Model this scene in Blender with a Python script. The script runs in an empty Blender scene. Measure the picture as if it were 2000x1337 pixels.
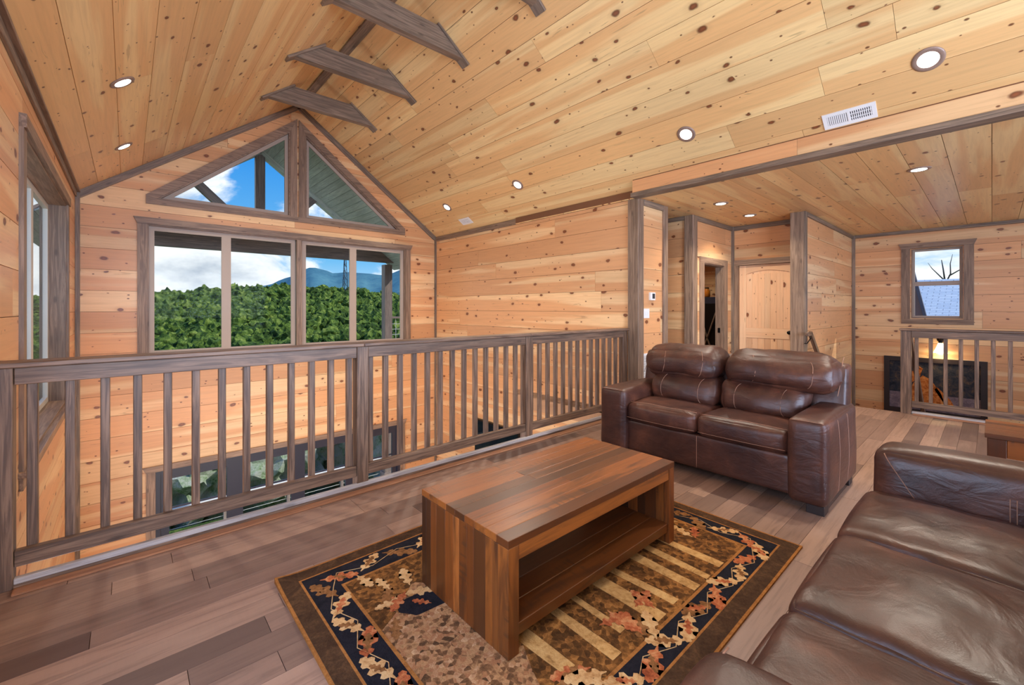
import bpy, bmesh, math, random
from mathutils import Vector, Matrix, noise
random.seed(7)
S = bpy.context.scene
COL = S.collection
V = Vector

# ------------------------------------------------------------------ camera
cam_d = bpy.data.cameras.new('camera'); cam = bpy.data.objects.new('camera', cam_d); COL.objects.link(cam)
cam_d.sensor_width = 36.0; cam_d.lens = 839.3 * 36 / 2000; cam_d.shift_y = -67.5 / 2000
cam_d.clip_start = 0.05; cam_d.clip_end = 6000
cam.location = (0, 0, 1.33); cam.rotation_euler = (math.radians(90), 0, math.radians(-41.84))
S.camera = cam
S.view_settings.view_transform = 'Standard'; S.view_settings.look = 'None'
S.view_settings.gamma = 1.0; S.view_settings.use_curve_mapping = False
S.view_settings.exposure = 0.18

# ------------------------------------------------------------------ node helper
class NT:
    def __init__(s, tree): s.t = tree; s.n = tree.nodes; s.l = tree.links
    def new(s, kind, ins=None, **kw):
        nd = s.n.new(kind)
        for k, v in kw.items(): setattr(nd, k, v)
        for k, v in (ins or {}).items(): s.put(nd.inputs[k], v)
        return nd
    def put(s, sock, v):
        if isinstance(v, bpy.types.NodeSocket): s.l.new(v, sock)
        elif isinstance(v, (tuple, list)) and len(v) == 3 and sock.type == 'RGBA': sock.default_value = (*v, 1)
        else: sock.default_value = v
    def math(s, op, a, b=0.0, c=0.0, clamp=False):
        nd = s.n.new('ShaderNodeMath'); nd.operation = op; nd.use_clamp = clamp
        s.put(nd.inputs[0], a); s.put(nd.inputs[1], b); s.put(nd.inputs[2], c); return nd.outputs[0]
    def vmath(s, op, a, b):
        nd = s.n.new('ShaderNodeVectorMath'); nd.operation = op
        s.put(nd.inputs[0], a); s.put(nd.inputs[1], b); return nd.outputs[0]
    def mix(s, f, a, b, blend='MIX'):
        nd = s.n.new('ShaderNodeMix'); nd.data_type = 'RGBA'; nd.blend_type = blend
        s.put(nd.inputs[0], f); s.put(nd.inputs[6], a); s.put(nd.inputs[7], b); return nd.outputs[2]
    def noise(s, vec, scale, detail=3, rough=.55, dist=0.0, out=0):
        nd = s.new('ShaderNodeTexNoise', {'Vector': vec, 'Scale': scale, 'Detail': detail, 'Roughness': rough, 'Distortion': dist})
        return nd.outputs[out]
    def step(s, x, a, b):
        nd = s.n.new('ShaderNodeMapRange'); nd.interpolation_type = 'SMOOTHSTEP'
        s.put(nd.inputs[0], x); s.put(nd.inputs[1], a); s.put(nd.inputs[2], b); return nd.outputs[0]
    def ramp(s, f, stops, interp='LINEAR'):
        nd = s.n.new('ShaderNodeValToRGB'); cr = nd.color_ramp; cr.interpolation = interp
        while len(cr.elements) < len(stops): cr.elements.new(0.5)
        for e, (p, c) in zip(cr.elements, stops): e.position = p; e.color = (*c, 1)
        s.put(nd.inputs[0], f); return nd.outputs[0]

def srgb(r, g, b):
    f = lambda c: (c / 255 / 12.92) if c <= 10 else ((c / 255 + .055) / 1.055) ** 2.4
    return (f(r), f(g), f(b))

# ------------------------------------------------------------------ world: blue sky with cumulus
W = bpy.data.worlds.new('sky'); S.world = W; W.use_nodes = True
w = NT(W.node_tree); w.n.clear()
tc = w.new('ShaderNodeTexCoord'); d = tc.outputs['Generated']
sep = w.new('ShaderNodeSeparateXYZ', {0: d}); zz = sep.outputs[2]
blue = w.ramp(zz, [(0.0, srgb(196, 222, 240)), (.10, srgb(110, 180, 230)), (.3, srgb(48, 140, 222)), (1, srgb(20, 90, 190))])
cv = w.vmath('MULTIPLY', d, (1, 1, 1.9)); cv = w.vmath('ADD', cv, (3.3, 1.12, 0.4))
n1 = w.noise(cv, 3.6, 7, .56, .25)
thr = w.math('MULTIPLY_ADD', zz, .40, .35)
cl = w.step(w.math('SUBTRACT', n1, thr), 0.0, .09)
n2 = w.noise(w.vmath('ADD', cv, (0, 0, .06)), 6.0, 5, .6)
ccol = w.ramp(n2, [(.28, srgb(182, 192, 206)), (.46, srgb(238, 241, 245)), (.58, srgb(255, 255, 255))])
skyc = w.mix(cl, blue, ccol)
skyc = w.mix(w.step(zz, -.02, -.25), skyc, srgb(70, 84, 60))
bg = w.new('ShaderNodeBackground', {'Color': skyc, 'Strength': 1.08})
out = w.new('ShaderNodeOutputWorld', {'Surface': bg.outputs[0]})

# ------------------------------------------------------------------ sun, daylight through the windows out of the picture, added lower fill lights
def light(name, kind, loc, power, color=(1, 1, 1), size=None, direction=None, spread=None, **kw):
    ld = bpy.data.lights.new(name, kind); ld.energy = power; ld.color = color
    if size and kind == 'AREA':
        ld.shape = 'RECTANGLE'; ld.size, ld.size_y = size
    if spread: ld.spread = spread
    for k, v in kw.items(): setattr(ld, k, v)
    o = bpy.data.objects.new(name, ld); COL.objects.link(o); o.location = loc
    if direction: o.rotation_euler = V(direction).to_track_quat('-Z', 'Z' if abs(V(direction).normalized().z) < .9 else 'Y').to_euler()
    o['kind'] = 'helper'
    return o
light('sun', 'SUN', (0, -30, 60), 3.5, (1.0, .95, .86), direction=(-.62, .42, -.66), angle=.01)
DAY = srgb(205, 222, 255)
light('daylight_back', 'AREA', (2.1, -3.62, 1.6), 520, DAY, size=(4.0, 2.2), direction=(0, 1, 0))
light('daylight_side', 'AREA', (-.72, .6, 1.4), 160, DAY, size=(2.9, 1.9), direction=(1, 0, 0))
light('daylight_gallery', 'AREA', (8.6, -3.55, 1.5), 85, DAY, size=(2.4, 2.0), direction=(0, 1, 0))
light('fill_lower_side', 'AREA', (-.75, 4.5, -1.96), 190, srgb(236, 240, 255), size=(2.1, 1.6), direction=(1, 0, .25))  # fill added outside an unseen window to lift the lower room and ceiling
light('fill_lower', 'AREA', (2.1, -3.3, -1.6), 250, srgb(250, 244, 240), size=(4.4, 2.0), direction=(0, 1, .12))  # unseen fill added under the loft to light the lower gable wall

# ------------------------------------------------------------------ materials
def mat(name):
    m = bpy.data.materials.new(name); m.use_nodes = True; t = NT(m.node_tree); t.n.clear()
    b = t.new('ShaderNodeBsdfPrincipled'); o = t.new('ShaderNodeOutputMaterial', {'Surface': b.outputs[0]})
    return m, t, b
def objco(t, amt=1.0):
    tc = t.new('ShaderNodeTexCoord'); oi = t.new('ShaderNodeObjectInfo'); r = oi.outputs['Random']
    off = t.new('ShaderNodeCombineXYZ', {0: t.math('MULTIPLY', r, 53.0 * amt), 1: t.math('MULTIPLY', r, 31.7 * amt), 2: t.math('MULTIPLY', r, 17.3 * amt)})
    return t.vmath('ADD', tc.outputs['Object'], off.outputs[0]), r
def bump(t, b, h, strength, dist=.01):
    nd = t.new('ShaderNodeBump', {'Strength': strength, 'Distance': dist, 'Height': h}); t.l.new(nd.outputs[0], b.inputs['Normal'])

def pine(name, heart, sap, knotc=srgb(98, 46, 22), rough=.36, knot_amount=.55, sapamt=.5):
    m, t, b = mat(name); co, r = objco(t)
    g = t.noise(t.vmath('MULTIPLY', co, (1.2, 26, 26)), 1.6, 5, .6, .6)
    band = t.noise(t.vmath('MULTIPLY', co, (.26, 4.8, 4.8)), 1.0, 2, .5, .4)
    sapf = t.step(band, .50, .60)
    c = t.mix(t.math('MULTIPLY', sapf, sapamt), heart, sap)
    c = t.mix(t.math('MULTIPLY', t.step(g, .35, .75), .30), c, tuple(x * .62 for x in heart))
    c = t.mix(1.0, c, t.ramp(r, [(0, (.86, .84, .82)), (.5, (1, 1, 1)), (1, (1.08, 1.05, 1.0))]), 'MULTIPLY')
    warp = t.noise(co, 9.0, 2, .5, out=1)
    kc = t.vmath('MULTIPLY', t.vmath('ADD', co, t.vmath('MULTIPLY', warp, (.05, .04, 0))), (3.2, 5.4, 0.0))
    vo = t.new('ShaderNodeTexVoronoi', {'Vector': kc, 'Scale': 1.0, 'Randomness': 1.0}, voronoi_dimensions='2D')
    sc = t.new('ShaderNodeSeparateColor', {0: vo.outputs['Color']})
    rad = t.math('MULTIPLY', t.step(sc.outputs[0], 1 - knot_amount, 1.0), .125)
    rad = t.math('ADD', rad, t.math('MULTIPLY', t.math('GREATER_THAN', sc.outputs[1], .62), .03))
    dist = vo.outputs['Distance']
    k = t.math('SUBTRACT', 1.0, t.step(t.math('DIVIDE', dist, t.math('MAXIMUM', rad, .0001)), .55, 1.1))
    core = t.math('SUBTRACT', 1.0, t.step(t.math('DIVIDE', dist, t.math('MAXIMUM', rad, .0001)), .1, .7))
    halo = t.math('SUBTRACT', 1.0, t.step(t.math('DIVIDE', dist, t.math('MAXIMUM', rad, .0001)), .8, 2.4))
    c = t.mix(t.math('MULTIPLY', halo, .25), c, tuple(x * .7 for x in heart))
    kcol = t.mix(core, knotc, tuple(min(1, x * 1.9) for x in knotc))
    c = t.mix(t.math('MULTIPLY', k, .92), c, kcol)
    vs_ = t.new('ShaderNodeTexVoronoi', {'Vector': t.vmath('MULTIPLY', t.vmath('ADD', co, (7.7, 3.1, 0)), (5.2, 8.0, 0.0)), 'Scale': 1.0}, voronoi_dimensions='2D')
    s2 = t.new('ShaderNodeSeparateColor', {0: vs_.outputs['Color']})
    r2 = t.math('MULTIPLY', t.step(s2.outputs[0], .60, 1.0), .085)
    k2 = t.math('SUBTRACT', 1.0, t.step(t.math('DIVIDE', vs_.outputs['Distance'], t.math('MAXIMUM', r2, .0001)), .5, 1.1))
    c = t.mix(t.math('MULTIPLY', k2, .9), c, knotc)
    streak = t.noise(t.vmath('MULTIPLY', co, (1.1, 14, 14)), 2.2, 3, .5, 1.2)
    c = t.mix(t.math('MULTIPLY', t.step(streak, .66, .74), .5), c, tuple(x * .5 for x in heart))
    t.put(b.inputs['Base Color'], c); b.inputs['Roughness'].default_value = rough
    bump(t, b, g, .06, .004)
    return m
def stain(name, c1, c2, rough=.45, vary=.12):
    m, t, b = mat(name); co, r = objco(t)
    g = t.noise(t.vmath('MULTIPLY', co, (1.0, 22, 22)), 2.0, 6, .62, 1.1)
    big = t.noise(t.vmath('MULTIPLY', co, (.8, 3, 3)), 2.2, 2, .5)
    c = t.mix(t.step(g, .36, .66), c1, c2)
    c = t.mix(t.math('MULTIPLY', t.step(big, .5, .75), .35), c, tuple(x * .6 for x in c1))
    kn = t.new('ShaderNodeTexVoronoi', {'Vector': t.vmath('MULTIPLY', co, (3.0, 9, 9)), 'Scale': 1.0})
    c = t.mix(t.math('MULTIPLY', t.math('SUBTRACT', 1.0, t.step(kn.outputs['Distance'], .05, .16)), .6), c, tuple(x * .45 for x in c1))
    c = t.mix(1.0, c, t.ramp(r, [(0, (1 - vary,) * 3), (1, (1 + vary,) * 3)]), 'MULTIPLY')
    t.put(b.inputs['Base Color'], c); b.inputs['Roughness'].default_value = rough
    bump(t, b, g, .12, .004)
    return m
def plain(name, c, rough=.5, metal=0.0, emit=None, estr=0.0, bumpscale=None):
    m, t, b = mat(name); b.inputs['Base Color'].default_value = (*c, 1); b.inputs['Roughness'].default_value = rough
    b.inputs['Metallic'].default_value = metal
    co, r = objco(t)
    v = t.noise(co, 14, 3); t.put(b.inputs['Base Color'], t.mix(t.math('MULTIPLY', v, .22), c, tuple(x * .78 for x in c)))
    if emit: b.inputs['Emission Color'].default_value = (*emit, 1); b.inputs['Emission Strength'].default_value = estr
    return m

M = {}
M['pine'] = pine('knotty_pine_wall', srgb(222, 164, 113), srgb(246, 214, 162), sapamt=.6)
M['pine_ceiling_lit'] = pine('knotty_pine_ceiling_lit', srgb(234, 187, 126), srgb(250, 224, 162), knot_amount=.5, sapamt=.6)  # same pine as the walls; yellower light on the ceiling put into the colour
M['pine_door'] = pine('knotty_pine_door', srgb(236, 190, 150), srgb(248, 216, 178), knot_amount=.35, sapamt=.4)
M['groove'] = plain('plank_groove', srgb(120, 78, 48), .8)
M['stain'] = stain('grey_brown_stain', srgb(116, 92, 74), srgb(158, 130, 106))
M['stain_dark'] = stain('dark_walnut_stain', srgb(104, 88, 74), srgb(146, 124, 104), vary=.15)
M['rail'] = stain('railing_stain', srgb(84, 62, 48), srgb(136, 106, 84), vary=.10)
M['kerb'] = stain('kerb_lit_stain', srgb(150, 142, 138), srgb(186, 178, 174), vary=.05)  # bright reflection on the kerb top put into this paler colour
M['nosing'] = stain('nosing_stain', srgb(140, 92, 62), srgb(172, 120, 84))
M['navy'] = plain('dark_navy_paint', srgb(42, 44, 58), .35)
M['black'] = plain('black_metal', srgb(24, 22, 22), .4, .6)
M['white'] = plain('white_plastic', srgb(236, 234, 230), .35)
M['vinyl'] = plain('pale_window_vinyl', srgb(205, 200, 188), .4)
M['taupe'] = plain('taupe_window_sash', srgb(172, 154, 138), .45)
M['dark_slot'] = plain('dark_slot', srgb(40, 42, 48), .7)
M['drywall'] = plain('plain_panel', srgb(205, 160, 120), .7)

def floor_mat():
    m, t, b = mat('vinyl_plank_floor'); co, r = objco(t)
    g = t.noise(t.vmath('MULTIPLY', co, (1.1, 16, 1)), 2.4, 6, .6, .8)
    big = t.noise(t.vmath('MULTIPLY', co, (.9, 4, 1)), 1.7, 3, .55, .4)
    c = t.ramp(r, [(0, srgb(92, 71, 62)), (.2, srgb(124, 97, 83)), (.5, srgb(146, 115, 98)), (.8, srgb(166, 132, 111)), (1, srgb(136, 107, 91))])
    c = t.mix(t.math('MULTIPLY', t.step(g, .42, .72), .45), c, srgb(84, 62, 54))
    c = t.mix(t.math('MULTIPLY', t.step(big, .5, .8), .35), c, srgb(176, 144, 124))
    fine = t.noise(t.vmath('MULTIPLY', co, (60, 6, 1)), 2.0, 2)
    c = t.mix(t.math('MULTIPLY', fine, .12), c, srgb(70, 54, 48))
    t.put(b.inputs['Base Color'], c); b.inputs['Roughness'].default_value = .46
    bump(t, b, g, .05, .002)
    return m
M['floor'] = floor_mat()

def acacia():
    m, t, b = mat('acacia_wood'); co, r = objco(t)
    g = t.noise(t.vmath('MULTIPLY', co, (1.3, 20, 20)), 2.0, 6, .62, 1.0)
    st = t.noise(t.vmath('MULTIPLY', co, (.9, 7, 7)), 2.0, 4, .6, .8)
    c = t.ramp(r, [(0, srgb(40, 20, 8)), (.2, srgb(134, 70, 25)), (.4, srgb(66, 32, 12)), (.6, srgb(152, 84, 32)), (.8, srgb(46, 23, 10)), (1, srgb(160, 90, 38))])
    c = t.mix(t.math('MULTIPLY', t.step(st, .50, .66), .7), c, srgb(66, 36, 18))
    c = t.mix(t.math('MULTIPLY', t.step(g, .4, .75), .4), c, srgb(56, 30, 16))
    saw = t.noise(t.vmath('MULTIPLY', co, (70, 3, 3)), 1.0, 1)
    sawm = t.step(t.noise(t.vmath('MULTIPLY', co, (1.6, 8, 8)), 1.4, 2), .56, .66)
    c = t.mix(t.math('MULTIPLY', t.math('MULTIPLY', t.step(saw, .5, .62), sawm), .6), c, srgb(60, 36, 22))
    t.put(b.inputs['Base Color'], c); b.inputs['Roughness'].default_value = .36
    bump(t, b, g, .08, .003)
    return m
M['acacia'] = acacia()

def leather():
    m, t, b = mat('brown_leather'); tcn = t.new('ShaderNodeTexCoord'); co = tcn.outputs['Object']
    n = t.noise(co, 5.0, 4, .6); gr = t.new('ShaderNodeTexVoronoi', {'Vector': co, 'Scale': 260.0}).outputs['Distance']
    c = t.ramp(n, [(.3, srgb(52, 29, 25)), (.55, srgb(74, 42, 32)), (.75, srgb(102, 60, 43))])
    t.put(b.inputs['Base Color'], c)
    t.put(b.inputs['Roughness'], t.math('MULTIPLY_ADD', n, .16, .335))
    b.inputs['Specular IOR Level'].default_value = .5
    wr = t.noise(t.vmath('MULTIPLY', co, (1, 1, 2.5)), 7.0, 3, .5, 1.4)
    h = t.math('ADD', t.math('MULTIPLY', wr, 1.0), t.math('MULTIPLY', gr, .05))
    bump(t, b, h, .22, .02)
    return m
M['leather'] = leather()
M['thread'] = plain('tan_stitching', srgb(150, 108, 86), .6)
M['foot'] = plain('dark_wood_foot', srgb(38, 24, 20), .5)

def glass():
    m = bpy.data.materials.new('window_glass'); m.use_nodes = True; t = NT(m.node_tree); t.n.clear()
    tr = t.new('ShaderNodeBsdfTransparent', {'Color': (.96, .98, .98)}); gl = t.new('ShaderNodeBsdfGlossy', {'Roughness': 0.0, 'Color': (1, 1, 1)})
    lw = t.new('ShaderNodeLayerWeight', {'Blend': .12}); f = t.math('MULTIPLY', lw.outputs['Fresnel'], .2)
    mx = t.new('ShaderNodeMixShader', {0: f, 1: tr.outputs[0], 2: gl.outputs[0]})
    t.new('ShaderNodeOutputMaterial', {'Surface': mx.outputs[0]})
    return m
M['glass'] = glass()

# ------------------------------------------------------------------ object helpers
WM = {}                                   # world matrix of every object built
def link(name, me, parent=None, mw=None):
    o = bpy.data.objects.new(name, me); COL.objects.link(o)
    mw = mw or Matrix.Identity(4); WM[o] = mw
    if parent:
        o.parent = parent; o.matrix_parent_inverse = WM[parent].inverted()
    o.matrix_basis = mw
    return o
def thing(name, label, cat, loc=(0, 0, 0), group=None, kind=None):
    o = link(name, None, None, Matrix.Translation(V(loc))); o.empty_display_size = .1
    return tag(o, label, cat, group, kind)
def tag(o, label=None, cat=None, group=None, kind=None):
    for k, v in (('label', label), ('category', cat), ('group', group), ('kind', kind)):
        if v: o[k] = v
    return o
def mesh(name, vs, fs, m, parent=None, mw=None, smooth=False):
    me = bpy.data.meshes.new(name); me.from_pydata([tuple(v) for v in vs], [], fs); me.materials.append(M[m] if isinstance(m, str) else m)
    if smooth: me.polygons.foreach_set('use_smooth', [True] * len(me.polygons))
    me.update()
    return link(name, me, parent, mw)
def bm_obj(name, bm, m, parent=None, mw=None, smooth=False):
    bmesh.ops.recalc_face_normals(bm, faces=bm.faces)
    me = bpy.data.meshes.new(name); bm.to_mesh(me); bm.free(); me.materials.append(M[m] if isinstance(m, str) else m)
    if smooth: me.polygons.foreach_set('use_smooth', [True] * len(me.polygons))
    return link(name, me, parent, mw)
def chamfer(sx, sy, sz, b):
    bm = bmesh.new(); bmesh.ops.create_cube(bm, size=1.0, matrix=Matrix.Diagonal((sx, sy, sz, 1)))
    if b: bmesh.ops.bevel(bm, geom=bm.edges[:], offset=b, segments=1, affect='EDGES', profile=.5)
    return bm
def box(name, lo, hi, m, parent=None, b=.003, rot=None):
    """axis-aligned (or rotated by a 3x3 about its centre) board; its grain follows the longest side"""
    lo, hi = V(lo), V(hi); s = [abs(hi[i] - lo[i]) for i in range(3)]; c = (lo + hi) / 2
    k = max(range(3), key=lambda i: s[i]); ax = [k, (k + 1) % 3, (k + 2) % 3]
    R = Matrix.Identity(3)
    for j in range(3):
        for i in range(3): R[i][j] = 1.0 if i == ax[j] else 0.0
    if rot: R = rot @ R
    bb = min(b, min(s) * .3)
    return bm_obj(name, chamfer(s[ax[0]], s[ax[1]], s[ax[2]], bb), m, parent, Matrix.Translation(c) @ R.to_4x4())
def bar(name, p, q, wd, ht, m, parent=None, up=(0, 0, 1), b=.003):
    """board from p to q; wd across, ht along 'up'"""
    p, q = V(p), V(q); x = (q - p); L = x.length; x.normalize(); y = V(up).cross(x).normalized(); z = x.cross(y)
    R = Matrix((x, y, z)).transposed().to_4x4()
    return bm_obj(name, chamfer(L, wd, ht, min(b, wd * .3, ht * .3)), m, parent, Matrix.Translation((p + q) / 2) @ R)
def prism(name, poly, frame, t0, t1, m, parent=None, turn=True):
    """extrude 2D polygon(s) in frame (origin,u,v,n) between depths t0..t1; grain along the longer side"""
    polys = poly if isinstance(poly[0][0], (tuple, list)) else [poly]
    o, u, v, n = frame
    us = [p[0] for P in polys for p in P]; vv = [p[1] for P in polys for p in P]
    if turn and max(vv) - min(vv) > max(us) - min(us):
        polys = [[(c, -a) for a, c in P] for P in polys]; u, v = v, -u
    R = Matrix((V(u), V(v), V(n))).transposed().to_4x4(); mw = Matrix.Translation(V(o)) @ R
    vs, fs = [], []
    for P in polys:
        k = len(vs); N = len(P)
        vs += [(a, c, t1) for a, c in P] + [(a, c, t0) for a, c in P]
        fs += [list(range(k, k + N)), list(range(k + 2 * N - 1, k + N - 1, -1))]
        fs += [[k + i, k + N + i, k + N + (i + 1) % N, k + (i + 1) % N] for i in range(N)]
    return mesh(name, vs, fs, m, parent, mw)
def lathe(name, prof, m, parent, loc, seg=24, axis=(0, 0, 1), smooth=True):
    vs, fs = [], []
    for r, z in prof:
        for i in range(seg):
            a = 2 * math.pi * i / seg; vs.append((r * math.cos(a), r * math.sin(a), z))
    for j in range(len(prof) - 1):
        for i in range(seg):
            fs.append([j * seg + i, j * seg + (i + 1) % seg, (j + 1) * seg + (i + 1) % seg, (j + 1) * seg + i])
    fs.append(list(range(seg))[::-1]); fs.append([(len(prof) - 1) * seg + i for i in range(seg)])
    R = V((0, 0, 1)).rotation_difference(V(axis)).to_matrix().to_4x4()
    return mesh(name, vs, fs, m, parent, Matrix.Translation(V(loc)) @ R, smooth)
def tube(name, pts, r, m, parent=None, seg=8, flat=1.0):
    pts = [V(p) for p in pts]; vs, fs = [], []
    for i, p in enumerate(pts):
        t = (pts[min(i + 1, len(pts) - 1)] - pts[max(i - 1, 0)]).normalized()
        a = t.cross(V((0, 0, 1)) if abs(t.z) < .95 else V((1, 0, 0))).normalized(); c = t.cross(a)
        rr = r[i] if isinstance(r, (list, tuple)) else r
        vs += [p + a * rr * math.cos(2 * math.pi * k / seg) + c * rr * flat * math.sin(2 * math.pi * k / seg) for k in range(seg)]
    for i in range(len(pts) - 1):
        for k in range(seg): fs.append([i * seg + k, i * seg + (k + 1) % seg, (i + 1) * seg + (k + 1) % seg, (i + 1) * seg + k])
    fs.append(list(range(seg))[::-1]); fs.append([(len(pts) - 1) * seg + k for k in range(seg)])
    return mesh(name, vs, fs, m, parent, None, True)

# ------------------------------------------------------------------ plank surfaces
def clip(P, a, b, c):                     # keep a*x+b*y<=c
    out = []
    for i in range(len(P)):
        p, q = P[i], P[(i + 1) % len(P)]; dp = a * p[0] + b * p[1] - c; dq = a * q[0] + b * q[1] - c
        if dp <= 1e-9: out.append(p)
        if (dp < -1e-9 and dq > 1e-9) or (dp > 1e-9 and dq < -1e-9):
            t = dp / (dp - dq); out.append((p[0] + t * (q[0] - p[0]), p[1] + t * (q[1] - p[1])))
    return out
def area(P): return .5 * sum(P[i][0] * P[(i + 1) % len(P)][1] - P[(i + 1) % len(P)][0] * P[i][1] for i in range(len(P)))
def edges(P):                             # inside halfplanes of a ccw polygon
    if area(P) < 0: P = P[::-1]
    for i in range(len(P)):
        p, q = P[i], P[(i + 1) % len(P)]; a, b = q[1] - p[1], p[0] - q[0]; yield a, b, a * p[0] + b * p[1]
def inter(P, Q):
    for e in edges(Q):
        P = clip(P, *e)
        if len(P) < 3: return []
    return P if abs(area(P)) > 2e-5 else []
def minus(P, H):
    out = []; rem = P
    for a, b, c in edges(H):
        o = clip(rem, -a, -b, -c)
        if len(o) > 2 and abs(area(o)) > 2e-5: out.append(o)
        rem = clip(rem, a, b, c)
        if len(rem) < 3: break
    return out
def rect(u0, v0, u1, v1): return [(u0, v0), (u1, v0), (u1, v1), (u0, v1)]
def planked(name, frame, outer, holes, row0, pitch, m, length=(2.4, 4.2), thick=.012, back=.10, gap=.004, seed=1, stuff_rows=None, backm='groove'):
    rg = random.Random(seed)
    pcs = [outer]
    for h in holes: pcs = [x for P in pcs for x in minus(P, h)]
    base = prism(name, pcs, frame, -back, -thick, backm); base['kind'] = 'structure'
    u0, u1 = min(p[0] for p in outer), max(p[0] for p in outer); v0, v1 = min(p[1] for p in outer), max(p[1] for p in outer)
    k = math.floor((v0 - row0) / pitch)
    rest = []
    while row0 + k * pitch < v1:
        a, b = row0 + k * pitch + gap / 2, row0 + (k + 1) * pitch - gap / 2; k += 1
        u = u0 - rg.uniform(0, length[0])
        while u < u1:
            L = rg.uniform(*length); P = inter(rect(u + .0012, a, u + L - .0012, b), outer); u += L
            if not P: continue
            pc = [P]
            for h in holes: pc = [x for Q in pc for x in minus(Q, h)]
            if not pc: continue
            if stuff_rows and stuff_rows(u - L, a, u, b): rest += pc; continue
            prism('plank', pc, frame, -thick, 0, m, base, False)
    if rest: prism('plank_field', rest, frame, -thick, 0, m, base, False)['kind'] = 'stuff'
    return base

# ------------------------------------------------------------------ dimensions
XL, XR, YG, YB = -.49, 4.77, 7.70, -3.45
RX, RZ, EZ = 2.12, 4.72, 2.79             # ridge and eaves
SL, SR = (RZ - EZ) / (RX - XL), (RZ - EZ) / (XR - RX)
ZC, ZLOW = 2.70, -3.0                     # flat ceiling, lower floor
XF, YS, XE = 10.3, 1.78, 7.35             # far stair wall, stair partition, loft edge
YR = 3.08                                 # railing line
WROW = 1.28; WP = .2745
# ------------------------------------------------------------------ room shell
FG = (V((0, YG, 0)), V((1, 0, 0)), V((0, 0, 1)), V((0, -1, 0)))          # gable wall
FL = (V((XL, 0, 0)), V((0, 1, 0)), V((0, 0, 1)), V((1, 0, 0)))           # left wall
def FXm(x): return (V((x, 0, 0)), V((0, -1, 0)), V((0, 0, 1)), V((-1, 0, 0)))   # walls facing -X, u = -Y
def FYm(y): return (V((0, y, 0)), V((1, 0, 0)), V((0, 0, 1)), V((0, -1, 0)))    # walls facing -Y
cL, sL = math.cos(math.atan(SL)), math.sin(math.atan(SL)); cR, sR = math.cos(math.atan(SR)), math.sin(math.atan(SR))
FSL = (V((XL, 0, EZ)), V((0, 1, 0)), V((cL, 0, sL)), V((sL, 0, -cL)))
FSR = (V((XR, 0, EZ)), V((0, -1, 0)), V((-cR, 0, sR)), V((-sR, 0, -cR)))
LL, LR = (RX - XL) / cL, (XR - RX) / cR
def pt(frame, u, v, t=0): o, a, b, n = frame; return o + a * u + b * v + n * t

TRI_L = [(.306, 2.835), (1.995, 2.835), (1.995, 4.232)]; TRI_R = [(2.235, 2.835), (3.949, 2.835), (2.235, 4.223)]
W1 = rect(.205, .66, 4.075, 2.475); D1 = rect(.29, ZLOW, 3.96, -.93)
gable = [(XL, ZLOW), (XR, ZLOW), (XR, EZ), (RX, RZ), (XL, EZ)]
planked('wall_gable', FG, gable, [TRI_L, TRI_R, W1, D1], WROW, WP, 'pine', (3.4, 5.4), seed=3)
W4 = rect(4.03, .335, 6.606, 2.43); W6 = rect(-.9, .335, 2.1, 2.43); W9 = rect(3.4, -2.8, 5.6, -1.12)
planked('wall_left', FL, rect(YB, ZLOW, YG, EZ), [W4, W6, W9], WROW, WP, 'pine', (3.4, 4.9), seed=4,
        stuff_rows=lambda a, b, c, d: c < 2.9)
planked('wall_right', FXm(XR), rect(-YG, ZLOW, -2.95, EZ), [], WROW, WP, 'pine', (4.8, 6.0), seed=5)
cl_l = planked('ceiling', FSL, rect(YB, 0, YG, LL), [], (-.28 - XL) / cL, .2685, 'pine_ceiling_lit', (3.0, 4.9), seed=6)
cl_r = planked('ceiling_right', FSR, rect(-YG, 0, -YB, LR), [], (XR - 4.56) / cR, .2685, 'pine_ceiling_lit', (3.0, 4.9), seed=7)
FC = (V((0, 0, ZC)), V((1, 0, 0)), V((0, -1, 0)), V((0, 0, -1)))
planked('ceiling_gallery', FC, rect(4.735, -5.2, XF + .1, -YB), [], 0.0, .268, 'pine_ceiling_lit', (3.4, 4.9), seed=8)
FF = (V((0, 0, 0)), V((1, 0, 0)), V((0, 1, 0)), V((0, 0, 1)))
planked('floor', FF, rect(XL, YB, XE, YR + .02), [], .7235, .125, 'floor', (.95, 1.3), .008, .28, .0016, seed=9,
        stuff_rows=lambda a, b, c, d: d < -.75 or (c > 4.6 and b > 2.3) or (d < .0 and c < 1.0))
slab = prism('floor_hall', rect(XR, YR + .02, XF, 5.2), FF, -.28, -.001, 'drywall'); slab['kind'] = 'structure'
low = prism('floor_lower', rect(XL - .2, YB, XF + .2, YG + .1), FF, ZLOW - .2, ZLOW, 'floor'); low['kind'] = 'structure'

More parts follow.
